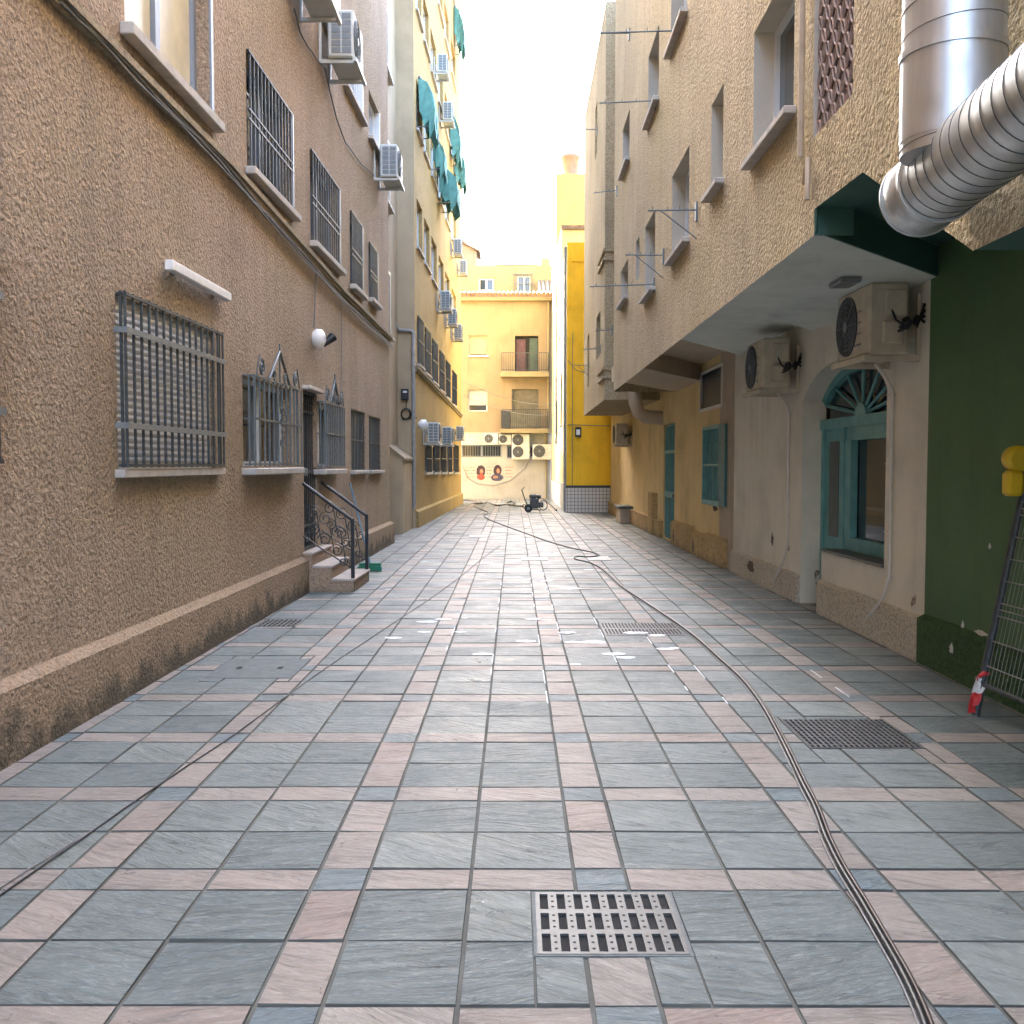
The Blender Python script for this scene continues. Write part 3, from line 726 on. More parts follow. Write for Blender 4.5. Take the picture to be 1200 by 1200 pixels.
def loss(px, py, w_, h_, n, mat):
    a = RL.hit(px, py, n); mm = MB(RL); k = 22; P = [(a[0] + math.cos(2 * PI * i / k) * w_ * random.uniform(.45, 1.15), a[1] + math.sin(2 * PI * i / k) * h_ * random.uniform(.45, 1.15)) for i in range(k)]
    mm.slab(P, n - .01, n + .004); mm.build('plaster_loss', mat, RB)
M['loss'] = stucco('bare_mortar', (.17, .13, .10), 40, .02, .1)
loss(880, 664, .24, .10, .046, M['loss']); loss(812, 640, .1, .12, .091, M['loss']); loss(838, 596, .22, .05, .001, M['loss']); loss(905, 632, .06, .08, .001, M['loss']); loss(789, 628, .09, .12, .091, M['loss'])
loss(1150, 742, .10, .02, .003, M['pvc']); loss(1128, 735, .02, .05, .003, M['pvc']); loss(1115, 760, .03, .04, .062, M['pvc']); loss(1160, 640, .015, .02, .003, M['pvc'])
# body behind (blocks light)
lw = MB(WORLD); lw.box(3.75, 12, -7, 33.5, 0, HR - .02); lw.box(3.45, 3.74, 8, 33.5, 3.7, HR - .03); lw.build('core', M['stuccoR'], RB)
# arched teal shopfront
q0 = -.25
m = MB(RL); 
def arch_strip(n0, n1, w0, w1):            # teal band following the arch from offset w0 to w1 inwards
    for a, b in zip(ss[:-1], ss[1:]):
        def pt(s_, w_):
            cx = ac_; k = (s_ - cx) / ah; return (cx + (s_ - cx) * (1 - w_ / ah), asp + (arch_z(s_) - asp) * (1 - w_ / arz))
        A0, A1, B0, B1 = pt(a, w0), pt(a, w1), pt(b, w0), pt(b, w1)
        m.add([RL.w(A0[0], n1, A0[1]), RL.w(B0[0], n1, B0[1]), RL.w(B1[0], n1, B1[1]), RL.w(A1[0], n1, A1[1]), RL.w(A1[0], n0, A1[1]), RL.w(B1[0], n0, B1[1])], [(0, 1, 2, 3), (3, 2, 5, 4)])
arch_strip(q0 - .05, q0 + .03, 0, .09)
m.box(AN, AF, q0 - .03, q0 + .05, asp - .06, asp + .05)
m.box(AF - .09, AF, q0 - .03, q0 + .03, 0.02, asp - .06); m.box(AN, AN + .08, q0 - .03, q0 + .03, zsl, asp - .06); m.box(DOORY - .1, DOORY, q0 - .03, q0 + .06, 0.02, asp - .06)
m.box(AN, DOORY - .1, q0 - .03, q0 + .04, zsl, zsl + .13); m.box(AN, DOORY - .1, q0 - .03, q0 + .03, asp - .2, asp - .06)
m.box(DOORY - .28, DOORY - .1, q0 - .03, q0 + .045, zsl + .13, asp - .2)
ff = m.build('shopfront', M['teal'], RB)
m = MB(RL); cz = asp + .05
for k in range(1, 8):
    an = PI * k / 8; L = .9
    s_ = ac_ + math.cos(an) * ah * .93; z_ = asp + math.sin(an) * arz * .9
    m.bar((ac_ + math.cos(an) * .1, q0 + .0, cz + math.sin(an) * .05), (s_, q0 + .0, z_), .022)
m.slab([(ac_ + math.cos(PI * k / 10) * .16, cz + math.sin(PI * k / 10) * .13) for k in range(11)], q0 - .02, q0 + .035)
m.build('fanlight', M['teal'], ff)
m = MB(RL); m.slab([(AN + .01, zsl), (AF - .01, zsl)] + [(s_, arch_z(s_) - .01) for s_ in reversed(ss[1:-1])], q0 - .06, q0 - .04); m.build('pane', M['glass'], ff)
m = MB(RL); m.box(DOORY, AF - .09, q0 - .03, q0 + .01, .03, asp - .06); dd = m.build('door_leaf', M['teal'], ff); m = MB(RL); m.box(DOORY + .18, DOORY + .5, q0 + .011, q0 + .016, zsl + .1, asp - .2); m.build('door_pane', M['glass'], ff)
m = MB(RL); m.box(AN, DOORY - .04, q0 + .045, .02, zsl - .028, zsl - .002, 0, .004); m.build('sill', M['steelD'], ff)
# teal plank door, shuttered window, vent screen
m = MB(RL); m.box(hDr[0], hDr[1], -.12, -.05, hDr[2], hDr[3]); o = m.build('door', M['tealD'], RB)
m = MB(RL)
for i in range(9): xx = hDr[0] + .03 + (hDr[1] - hDr[0] - .06) * i / 8; m.box(xx - .012, xx + .012, -.049, -.03, hDr[2] + .05, hDr[3] - .05)
m.box(hDr[0], hDr[1], -.049, -.01, hDr[3] - .62, hDr[3] - .56); m.box(hDr[0], hDr[1], -.049, -.02, .9, 1.02); m.build('grille', M['teal'], o)
m = MB(RL); m.box(hDr[0] + .08, hDr[0] + .14, -.02, .03, .92, 1.0, 0, .01); m.build('handle', M['ironL'], o)
m = MB(RL); a, b, c, d = hSh
m.box(a, b, -.10, -.06, c, d); o = m.build('window', M['tealD'], RB)
m = MB(RL); m.box(b - .06, b + .0, -.059, .03, c, d); m.box(a, a + .05, -.059, .03, c, d); m.box(a + .05, b - .06, -.059, .03, d - .06, d); m.box(a + .05, b - .06, -.059, .035, c, c + .08); m.build('frame', M['teal'], o)
m = MB(RL)
for i in range(7): xx = a + .1 + (b - a - .2) * i / 6; m.box(xx - .012, xx + .012, -.03, -.006, c + .08, d - .06)
m.box(a, b, -.005, .012, (c + d) / 2 - .02, (c + d) / 2 + .02); m.build('grille', M['teal'], o)
m = MB(RL); m.box(a - .45, a - .01, .01, .05, c + .02, d - .02); m.build('shutter', M['tealD'], o)
a, b, c, d = hVe
m = MB(RL); m.box(a, b, -.1, -.03, c, d); o = m.build('vent_screen', M['iron'], RB)
m = MB(RL); m.box(a - .05, b + .05, -.03, .03, c - .05, c); m.box(a - .05, a, -.03, .02, c, d); m.box(b, b + .05, -.03, .02, c, d); m.box(a - .05, b + .05, -.03, .02, d, d + .05); m.build('frame', M['pvc'], o)
# windows of the upper floors
for i, h in enumerate(rw):
    o = window(RB, RU, h, .21, M['alu'], M['glass'], 1, fw=.045, sill=None)
    if i not in (7,):
        m = MB(RU); m.box(h[0] - .07, h[1] + .07, -.158, .085, h[2] - .055, h[2] - .003, 0, .006); m.build('sill', M['sill'], o)
for h in hb2:
    window(RB, RU, h, .15, M['alu'], M['glass'], 1, fw=.045, sill=None)
# lattice block screen
m = MB(RU); a, b, c, d = hLat; m.box(a, b, -.2, -.09, c, d); o = m.build('lattice_screen', M['brick'], RB)
m = MB(RU); kx, kz = 5, 14
for k in range(kz + 1):
    for i in range(kx + 1):
        cx, cz = a + (b - a) * (i + (.5 if k % 2 else 0)) / kx, c + (d - c) * k / kz; rx, rz = (b - a) / kx * .5, (d - c) / kz * 1.0
        P = [(cx + math.cos(t * PI / 8) * rx, -.03, cz + math.sin(t * PI / 8) * rz) for t in range(17)]
        P = [p for p in P if a <= p[0] <= b and c <= p[2] <= d]
        for p, q in zip(P[:-1], P[1:]):
            if abs(p[0] - q[0]) < rx and abs(p[2] - q[2]) < rz: m.tube([p, q], .009, 4, cap=False)
m.build('lattice', M['lattice'], o)
# ledge mouldings round the gap, clothes-drying arms
for py in (433, 443, 297, 307): m = MB(RU); z = 1.6 + (546 - py) / F * U2; m.box(U2 - .05, U2 + 1.6, -.35, .045, z - .06, z); m.build('moulding', M['stuccoR'], RB)
def arm(px, py, L, tilt=0.0, brace=True, r=.009):
    s_, z = RU.hit(px, py); m = MB(RU)
    m.tube([(s_, 0, z), (s_, L, z + tilt)], r, 6); m.box(s_ - .03, s_ + .03, 0, .02, z - .12, z + .08)
    if brace: m.tube([(s_, 0, z - .3), (s_, L * .75, z + tilt * .75)], r * .8, 6)
    for k in (.35, .6, .9): m.tube([(s_, L * k, z + tilt * k), (s_, L * k, z + tilt * k + .04)], r * .6, 5)
    m.build('drying_arm', M['ironG'], RB)
for a_ in ((738, 39, .75), (793, 36, 1.0), (769, 118, .78), (817, 246, .52), (778, 299, .5), (723, 223, .45), (767, 333, .9), (718, 386, .35), (704, 408, .4), (690, 428, .42), (700, 152, .3)):
    arm(*a_, tilt=random.uniform(-.05, .02), brace=a_[0] in (690, 817, 778))
# rain pipe on the facade
m = MB(RU); s_, z_ = RU.hit(947, 185); m.tube([(s_, .05, 11), (s_, .05, z_)], .02, 10); s2, z2 = RU.hit(956, 190); s3, z3 = RU.hit(956, 236)
m.tube([(s2 + .12, .04, z2 - .1), (s2, .05, z2 + .02), (s2, .05, ZS + .2)], .017, 10); m.build('rain_pipe', M['pipeB'], RB)
# round drain pipe and beam under the gap
m = MB(WORLD); m.tube([(2.62, 21.9, 3.2), (2.64, 21.9, 2.95), (2.7, 21.9, 2.75), (2.84, 21.9, 2.64), (3.24, 21.9, 2.6)], .15, 12); m.build('drain_beam', M['ceilB'], RB)

# ------------------------------------------------------------------ yellow block at the end on the right
YB = empty('yellow_building', (2.6, 37, 0), 'orange yellow building with tiled dado and cream side at the alley end', 'building')
zf = YF.hit(680, 284)[1]
m = MB(YF); m.quad([(1.72, 0, .9), (3.6, 0, .9), (3.6, 0, zf), (1.72, 0, zf)]); m.box(1.86, 3.6, .001, .04, zf - .62, zf - .52); m.build('front_wall', M['orange'], YB)
m = MB(YL)
hy = [YL.rect(655.5, 360, 395, 657, 362, 396), YL.rect(656.5, 440, 495, 659, 435, 500), YL.rect(651.5, 380, 415, 653, 380, 415), YL.rect(652, 470, 510, 653.5, 470, 510)]
wall_holes(m, 33.0, 46.4, 0.9, zf, hy, .12); m.quad([(33, 0, zf), (46.4, 0, zf), (46.4, -2, zf), (33, -2, zf)]); m.build('side_wall', M['cream'], YB)
for h in hy: window(YB, YL, h, .12, M['aluG'], M['glass'], 1, sill=M['sill'])
zm = 1.6 + (546 - 271) / F * 37.0; ztp = 1.6 + (546 - 211) / F * 41.8
m = MB(WORLD); m.box(1.724, 4.5, 37.0, 46.4, zf + .002, zm); m.build('upper_storey', M['cream'], YB)
m = MB(WORLD); m.box(1.70, 4.5, 36.9, 36.999, zm - .12, zm + .02); m.build('cornice', M['terra'], YB)
m = MB(WORLD); m.box(1.726, 4.5, 41.8, 46.4, zm + .002, ztp); m.build('stair_tower', M['tower'], YB)
m = MB(YF); m.box(1.70, 3.3, 0, .03, 0, .82); m.build('tile_dado', M['dado'], YB)
m = MB(YF); m.box(1.69, 3.3, 0, .045, .82, .9); m.build('dado_trim', M['iron'], YB)
m = MB(YL); m.box(33.03, 46.4, 0, .03, 0, .86); m.build('side_dado', M['muralw'], YB)
m = MB(YL); m.tube([(33.2, .05, 0), (33.2, .05, zf - .1)], .04, 8); m.tube([(40.5, .05, 2.4), (40.5, .05, zf)], .04, 8); m.build('rain_pipe', M['pvcG'], YB)
m = MB(WORLD); m.tube([(1.9, 32.92, .9), (1.9, 32.92, 5.9)], .012, 6); m.tube([(1.75, 32.96, 2.9), (3.3, 32.96, 2.85)], .012, 6); m.tube([(1.75, 32.96, 5.0), (2.0, 32.96, 4.7), (2.6, 32.96, 4.5)], .012, 6)
tag(m.build('cable', M['cable'], None, (1.9, 32.9, .9)), 'thin dark cables fixed across the orange yellow wall', 'cable')
m = MB(YF); m.box(1.99, 2.19, 0, .1, 2.5, 2.82, 0, .01); o = m.build('wall_lantern', M['black'], None, (2.09, 32.95, 2.5)); tag(o, 'small square dark wall lantern on the orange yellow wall', 'lamp')
m = MB(YF); m.box(2.03, 2.15, .101, .11, 2.56, 2.74); m.build('lens', M['wht'], o)
m = MB(WORLD); cx, cy = 2.32, 42.4
m.tube([(cx, cy, ztp), (cx, cy, ztp + .75), (cx, cy, ztp + .76), (cx, cy, ztp + .9), (cx, cy, ztp + .93)], [.33, .37, .41, .43, .2], 24)
tag(m.build('water_tank', M['clay'], None, (cx, cy, ztp)), 'round clay coloured rooftop tank standing on the yellow tower', 'water tank')

# ------------------------------------------------------------------ building across the end
BB = empty('end_building', (-.3, 46.5, 0), 'peach building closing the alley, with two balconies over a white painted base', 'building')
ze = BK.hit(590, 350)[1]; zb = BK.hit(560, 508)[1]
def br(x0, y0, x1, y1): a = BK.hit(x0, y1); b = BK.hit(x1, y0); return (a[0], b[0], a[1], b[1])
k1, k2 = br(549.5, 392.5, 572, 417), br(548.5, 456.5, 571, 482); d1, d2 = br(603.5, 393.5, 631, 437), br(600, 456, 631, 503)
b1, b2, b3 = br(541, 521.5, 588, 535.5), br(594, 522, 600, 537), br(619, 523, 629, 535.5)
m = MB(BK); wall_holes(m, -8, 4, zb, ze, [k1, k2, d1, d2], .2); shell(m, -8, 4, ze, 4.5, z0=zb); m.build('wall', M['peach'], BB)
m = MB(BK); wall_holes(m, -8, 4, 0, zb, [b1, b2, b3], .15, n=.03); m.box(-8, 4, .0, .06, zb, zb + .04); m.build('base_wall', M['muralw'], BB)
window(BB, BK, k1, .2, M['alu'], M['glass'], 1, sill=M['sill'], shutter=M['shutY'], shut_to=.08)
o = window(BB, BK, k2, .2, M['alu'], M['glass'], 1, sill=None, shutter=M['shutB'], shut_to=.25)
for h, l in ((b1, 2), (b2, 1), (b3, 1)):
    o = window(BB, BK, h, .15, M['aluG'], M['glass'], l, sill=None, n=.03); grille(o, BK, h, max(3, int((h[1] - h[0]) / .11)), (.02, .98), .03, .01, M['ironG'])
def balcony(d, x0, x1, yr, ys, ysb, cover=False):
    a, zr = BK.hit(x0, yr); b, zs = BK.hit(x1, ys); _, zz = BK.hit(x1, ysb)
    m = MB(BK); m.box(a, b, 0, .75, zz, zs, 0, .01); o = m.build('balcony', M['peachL'], BB)
    m = MB(BK)
    for i in range(22): xx = a + .04 + (b - a - .08) * i / 21; m.box(xx - .009, xx + .009, .69, .71, zs, zr)
    for i in range(6): 
        for xx in (a + .04, b - .04): m.box(xx - .009, xx + .009, .05 + .11 * i, .068 + .11 * i, zs, zr)
    m.box(a + .03, b - .03, .685, .715, zr - .03, zr); m.box(a + .03, b - .03, .688, .712, zs + .06, zs + .085)
    for xx in (a + .04, b - .04): m.box(xx - .012, xx + .012, 0, .684, zr - .03, zr)
    m.build('railing', M['iron'], o)
    m = MB(BK); m.box(d[0], d[1], -.2, -.15, zs, d[3]); dr = m.build('balcony_door', M['screen'] if cover else M['inside'], BB)
    m = MB(BK)
    if not cover:
        w_ = d[1] - d[0]
        m.box(d[0] + .05, d[0] + w_ * .45, -.14, -.11, zs + .02, d[3] - .15); m.build('curtain', M['purple'], dr)
        m = MB(BK); m.box(d[0] + w_ * .62, d[1] - .03, -.14, -.11, zs + .02, d[3] - .1); m.build('curtain', M['dgreen'], dr)
    else:
        m.box(a + .5, b - .35, .64, .68, zs + .02, zr - .05); m.build('cover', M['screen'], o)
        m = MB(BK); m.box(a + .06, a + .48, .3, .62, zs + .01, zr - .05, 0, .02); m.build('cabinet', M['iron'], o)
balcony(d1, 587, 643, 415, 437, 443); balcony(d2, 586.5, 642, 480.5, 503, 508, True)
# tiled eave
m = MB(WORLD); x = -4.5; zt = ze
while x < 2.2:
    m.tube([(x, 46.05, zt + .13), (x, 47.1, zt + .38)], .085, 8); x += .2
m.prism([(-4.6, 46.1), (2.3, 46.1), (2.3, 47.1), (-4.6, 47.1)], [zt + .02, zt + .02, zt + .27, zt + .27], [zt + .08, zt + .08, zt + .33, zt + .33]); m.build('roof_tiles', M['terra'], BB)
m = MB(BK); m.box(-8, 2.3, 0, .3, ze - .12, ze - .02); m.build('eave', M['peachL'], BB)
# set-back top storey
BU = Fr((0, 50), (1, 0), (0, -1))
def bu(x0, y0, x1, y1): a = BU.hit(x0, y1); b = BU.hit(x1, y0); return (a[0], b[0], a[1], b[1])
zu = BU.hit(600, 311)[1]; u1, u2 = bu(561, 326, 579, 341), bu(606, 323, 622, 344)
m = MB(BU); wall_holes(m, -8, 3.5, ze - .5, zu, [u1, u2], .12); shell(m, -8, 3.5, zu, 6, z0=ze - .5); m.build('top_storey', M['peachL'], BB)
for h in (u1, u2):
    o = window(BB, BU, h, .12, M['alu'], M['glass'], 2, fw=.07, sill=None)
    if h is u2: grille(o, BU, (h[0] - .2, h[1] + .12, h[2], h[3] + .1), 9, (.05, .5, .97), .06, .012, M['ironG'])
m = MB(BU); a = BU.hit(580, 305); b = BU.hit(632, 311)
for i in range(40): xx = a[0] + (b[0] - a[0]) * i / 39; m.box(xx - .012, xx + .012, -1.02, -1.0, zu, a[1] + .0)
m.box(a[0], b[0], -1.03, -.99, a[1] - .05, a[1]); m.build('roof_railing', M['black'], BB)
m = MB(BU); a = bu(634, 301, 645, 311); m.box(a[0], a[1], -1.2, -.3, zu, a[3]); m.build('chimney', M['peachL'], BB)
# sloping tiled strip on the right of the terrace, parapet wedge on the left
m = MB(WORLD); a = gnd
for i in range(4):
    xx = 1.18 + .2 * i; m.tube([(xx, 47.2, ze + .35), (xx + .05, 49.7, ze + 1.35)], .085, 8)
m.build('roof_tiles', M['terraG'], BB)
m = MB(Fr((0, 48), (1, 0), (0, -1))); m.slab([(-4.5, ze), (-.9, ze), (-.9, ze + .2), (-2.7, ze + 1.2), (-4.5, ze + 1.25)], -.2, 0); m.build('parapet', M['peachL'], BB)
# rain pipe
m = MB(BK); s_ = BK.hit(642.5, 500)[0]; m.tube([(s_, .08, 3.4), (s_, .08, ze)], .06, 8); m.tube([(s_, .08, 3.4), (s_ - .1, .1, 3.2), (s_ - .1, .1, .0)], .05, 8); m.build('rain_pipe', M['peachL'], BB)
# mural painted on the base wall
m = MB(BK)
def blob(cx, cz, rx, rz, n, mi, k=18, jit=.06):
    m.add([BK.w(cx + math.cos(2 * PI * i / k) * rx * (1 + random.uniform(-jit, jit)), n, cz + math.sin(2 * PI * i / k) * rz * (1 + random.uniform(-jit, jit))) for i in range(k)], [tuple(range(k))], mi)
def at(px, py): return BK.hit(px, py)
c = at(563.5, 554); blob(c[0], c[1] + .08, .21, .27, .032, 1); blob(c[0] + .03, c[1] + .06, .085, .12, .035, 0); blob(c[0], c[1] - .2, .19, .14, .034, 2); blob(c[0] + .02, c[1] - .04, .07, .05, .038, 2)
c = at(583, 554); blob(c[0] + .0, c[1] + .1, .19, .27, .032, 1); blob(c[0] + .03, c[1] + .09, .08, .12, .035, 0); blob(c[0] - .02, c[1] - .22, .29, .17, .034, 3); blob(c[0] - .1, c[1] - .2, .12, .07, .037, 0)
for (x0, x1) in ((545.5, 557), (570, 576), (592, 600)):
    for ln in range(4):
        py = 548 + ln * 3.8; x = x0 + random.uniform(0, 1)
        while x < x1:
            a = at(x, py); wd = random.uniform(.04, .09); hh = random.uniform(.03, .06)
            m.slab([(a[0], a[1]), (a[0] + wd, a[1] + .01), (a[0] + wd, a[1] + hh), (a[0], a[1] + hh * .8)], .031, .034, 4); x += random.uniform(2.0, 3.2)
m.build('mural', [M['skinp'], M['hairp'], M['redp'], M['bluep'], M['orap']], BB)
# far white house peeping over the left
FB = empty('terrace_house', (-3.3, 58, 0), 'pale roof terrace with a sloping canopy, half hidden beyond the ochre block', 'building')
FF = Fr((0, 58), (1, 0), (0, -1)); zt2 = FF.hit(550, 318)[1]
m = MB(FF); m.box(-9, -2.15, -4, 0, 0, zt2); m.build('wall', M['peachL'], FB)
a = FF.hit(545, 278); b = FF.hit(562, 292); m = MB(FF); m.slab([(-4.5, zt2), (-2.3, zt2), (-2.2, b[1]), (-3.3, a[1] + .3), (-4.5, a[1] + .5)], -3, -.8); m.build('gable', M['peach'], FB)
m = MB(FF); m.prism([(-4.6, -3.2), (-2.0, -3.2), (-2.0, -.6), (-4.6, -.6)], [a[1] + .55, b[1] - .02, b[1] - .02, a[1] + .55], [a[1] + .65, b[1] + .08, b[1] + .08, a[1] + .65]); m.build('canopy', M['terra'], FB)

# ------------------------------------------------------------------ air-conditioning units
def make_ac(case, label, twin=False):
    r = empty('air_conditioner', (0, 0, 0), label, 'air conditioner')
    hh = 1.12 if twin else .58
    m = MB(); m.box(-.4, .4, -.32, 0, 0, hh, 0, .02); cs = m.build('casing', case, r)
    for k in range(2 if twin else 1):
        zc = hh / 2 if not twin else .29 + .55 * k
        m = MB(); m.disc((-.13, -.321, zc), (0, -1, 0), .255, .008, 28); o = m.build('fan_opening', M['acd'], r)
        m = MB()
        for q in range(1, 7): m.tube([(-.13 + math.cos(t * PI / 10) * .042 * q, -.334, zc + math.sin(t * PI / 10) * .042 * q) for t in range(21)], .004, 4, local=False, cap=False)
        for t in range(8): m.bar((-.13, -.336, zc), (-.13 + math.cos(t * PI / 4) * .255, -.336, zc + math.sin(t * PI / 4) * .255), .004, local=False)
        m.disc((-.13, -.335, zc), (0, -1, 0), .05, .008, 14); m.build('fan_guard', M['acg'], o)
    m = MB()
    for z in range(6):
        for y in range(2): m.box(-.408, -.4005, -.29 + .13 * y, -.18 + .13 * y, .05 + .083 * z, .12 + .083 * z)
    m.build('side_louvre', M['acg'], r)
    m = MB()
    m.box(.401, .43, -.2, -.02, .30, .52, 0, .015); m.build('service_panel', case, r); m = MB(); m.box(.401, .44, -.22, -.05, .08, .27, 0, .015); m.build('valve_cover', case, r); m = MB()
    for z in range(4): m.box(.05 + .0, .12 + .24 * 0 + .1, -.324, -.3205, .1 + .09 * z, .112 + .09 * z)
    m.build('front_vent', M['acg'], r)
    m = MB()
    for k in range(4): m.tube([(.44, -.1 + .012 * k, .18 + .03 * k), (.5, -.05, .2 + .03 * k), (.47, .04, .3 - .03 * k), (.44, .11, .25 + .05 * k)], .012, 6, local=False)
    m.tube([(.42, -.15, .36), (.45, -.12, .27), (.46, -.06, .22)], .01, 6, local=False); m.build('pipes', M['rubber'], r)
    m = MB()
    for x in (-.33, .33): m.box(x - .02, x + .02, -.36, .118, -.05, -.005); m.box(x - .02, x + .02, .09, .118, -.005, .5)
    m.box(-.42, .42, -.36, -.32, -.05, -.005); m.build('bracket', case, r)
    return r
acL = make_ac(M['acw'], ''); acR = make_ac(M['acR'], ''); acT = make_ac(M['acw'], '', True)
for q in (acL, acR, acT): reg(q)
used = set()
def place_ac(proto, fr, s_, z, rot, label, sc=1.0, group=None):
    if proto.name in used: o = copy_tree(proto)
    else: o = proto; used.add(proto.name)
    p = fr.w(s_, .12 * sc, z); o.location = p; o.rotation_euler = (0, 0, rot); o.scale = (sc,) * 3
    o['label'] = label; o['category'] = 'air conditioner'
    if group: o['group'] = group
def ac_px(proto, fr, px, py_bot, rot, label, sc=1.0, group=None, near=True):
    s_, z = fr.hit(px, py_bot)
    place_ac(proto, fr, s_ + (.4 * sc if near else 0), z, rot, label, sc, group)
RL_, RR_ = PI / 2, -PI / 2
g1 = 'air conditioners on the brown block'; g2 = 'air conditioners on the ochre block'; g3 = 'air conditioners on the whitewashed wall'; g4 = 'air conditioners on the white base wall'
ac_px(acL, L1, 372, 67, RL_, 'grey air conditioner with square side vents just right of and below the topmost one', 1.08, g1)
ac_px(acL, L1, 334, -14, RL_, 'air conditioner cut by the top of the picture on the brown wall', 1.05, g1)
ac_px(acL, L1, 437, 207, RL_, 'grey air conditioner near the far corner of the brown block, a cable hanging to it', 1.0, g1)
place_ac(acR, RL, 8.55, 2.49, RR_, 'beige air conditioner above the teal arched window next to the green wall', 1.0, g3)
place_ac(acR, RL, 11.95, 2.47, RR_, 'beige air conditioner on bare white wall beyond the arched window', 1.0, g3)
ac_px(acR, RL, 741, 521, RR_, 'shaded air conditioner at the far end of the yellowed wall under the last overhang', 1.0, g3, near=True)
for (px, py, sc, lab) in ((495.5, 519, .95, 'large louvred air conditioner nearest over the low barred windows of the ochre block'),
                          (513, 521, .95, 'dark-sided air conditioner, middle of three over the low barred windows'),
                          (531, 515, .85, 'tan air conditioner farthest of three over the low barred windows'),
                          (511, 362, .95, 'air conditioner nearest of the row of three above the dark first-floor windows'),
                          (520.5, 380, .9, 'air conditioner between two others above the dark first-floor windows'),
                          (528, 397, .9, 'brownish air conditioner farthest of the row above the dark first-floor windows'),
                          (508, 84, .9, 'highest air conditioner on the ochre wall, above all the green awnings but one'),
                          (514, 140, .95, 'air conditioner hanging among the green awnings of the ochre block'),
                          (527.5, 297, .9, 'white air conditioner above the lower pale windows near the ochre corner'),
                          (535, 320, .85, 'white air conditioner at the very corner of the ochre block beside the terrace')):
    ac_px(acL, L2, px, py, RL_, lab, sc, g2)
a = br(565, 510, 586, 520); place_ac(acL, BK, (a[0] + a[1]) / 2, a[2], 0, 'small air conditioner leftmost above the strip of dark barred windows', .8, g4)
a = br(582, 509, 597, 520); place_ac(acL, BK, (a[0] + a[1]) / 2 + .1, a[2], 0, 'small air conditioner right of the leftmost one under the lower balcony', .72, g4)
a = br(600.5, 510.5, 620, 537); place_ac(acT, BK, (a[0] + a[1]) / 2, a[2], 0, 'tall air conditioner with two fans below the lower balcony', 1.0, g4)
a = br(628.5, 519, 642, 537); place_ac(acL, BK, (a[0] + a[1]) / 2, a[2], 0, 'white air conditioner right of the two-fan unit, beside the rain pipe', 1.1, g4)

# ------------------------------------------------------------------ green awnings on the ochre block
def awning(px, pyt, wd, drop, out, label):
    wd *= .8; drop *= .88; out *= .85
    s_, z = L2.hit(px, pyt); r = empty('awning', L2.w(s_, 0, z), label, 'awning', 'green awnings on the ochre block')
    m = MB(L2); k = 8
    prof = [(0.02, 0), (out * .55, -drop * .16), (out * .9, -drop * .42), (out, -drop * .7), (out * .96, -drop)]
    for (p, q) in zip(prof[:-1], prof[1:]):
        for i in range(k):
            a, b = s_ + wd * i / k, s_ + wd * (i + 1) / k
            ja, jb = .09 * math.sin(i * 2.1 + px), .09 * math.sin((i + 1) * 2.1 + px)
            m.quad([(a, p[0], z + p[1] + ja * (p[0] > .1)), (b, p[0], z + p[1] + jb * (p[0] > .1)), (b, q[0], z + q[1] + jb), (a, q[0], z + q[1] + ja)])
    jr = random.uniform
    for sd_ in (s_, s_ + wd * .5, s_ + wd):
        m.add([L2.w(sd_ + jr(-.05, .05), nn_ * out + jr(-.03, .03), z - dd_ * drop + jr(-.05, .05)) for nn_, dd_ in ((.08, .02), (.5, .1), (.9, .36), (1.0, .7), (.95, 1.12), (.7, 1.3), (.6, .95), (.35, 1.05), (.22, .8), (.08, .75))], [tuple(range(10))])
    for i in range(k): a, b = s_ + wd * i / k, s_ + wd * (i + 1) / k; m.quad([(a, out, z - drop - .02), (b, out, z - drop - .02), (b, out + .02, z - drop - .2 - .12 * (i % 2)), (a, out + .02, z - drop - .22 - .1 * math.sin(i + px))])
    m.build('canvas', M['awn'], r)
    m = MB(L2)
    m.tube([(s_, .03, z), (s_ + wd, .03, z)], .03, 8); m.build('roller', M['ironL'], r)
    for sd_ in (s_ + .05, s_ + wd - .05): m = MB(L2); m.tube([(sd_, 0, z - drop * 1.05), (sd_, out, z - drop - .01)], .015, 6); m.build('arm', M['ironL'], r)
awning(490, 90, 1.3, 1.35, .5, 'green awning nearest to us on the ochre wall, with a white arm')
awning(505.5, 160, 1.1, 1.0, .45, 'green awning below the nearest one, above the wide folded one')
awning(512, 196, 1.6, 1.15, .75, 'widest green awning, lowest on the ochre wall, sticking out over the alley')
awning(526.5, 132, 1.2, 1.7, .45, 'green awning just right of the air conditioner in the awning rows')
awning(531.5, 172, 1.5, 1.4, .5, 'green awning by the ochre corner, right of the widest one')
awning(531.5, 8, 1.1, 1.5, .45, 'topmost green awning, at the upper right edge of the ochre block')

# ------------------------------------------------------------------ fixtures on the left walls
a = L1.hit(188, 311); b = L1.hit(259, 355)
m = MB(L1); m.box(a[0], b[0], .03, .10, a[1] - .035, a[1] + .045, 0, .008); r = m.build('tube_light', M['wht'], None, L1.w(a[0], 0, a[1])); tag(r, 'long white fluorescent light box above the big barred window', 'lamp')
m = MB(L1); m.box(a[0] + .2, a[0] + .3, .0, .029, a[1] - .02, a[1] + .02); m.box(b[0] - .3, b[0] - .2, .0, .029, a[1] - .02, a[1] + .02); m.build('mount', M['ironL'], r)
c = L1.hit(367, 397)
r = empty('wall_lamp', L1.w(c[0], 0, c[1]), 'white rounded wall lamp with a black spotlight beside it', 'lamp')
m = MB(L1); m.tube([(c[0], .0, c[1]), (c[0], .05, c[1]), (c[0], .12, c[1]), (c[0], .16, c[1])], [.09, .13, .12, .05], 16); m.build('lamp_body', M['wht'], r)
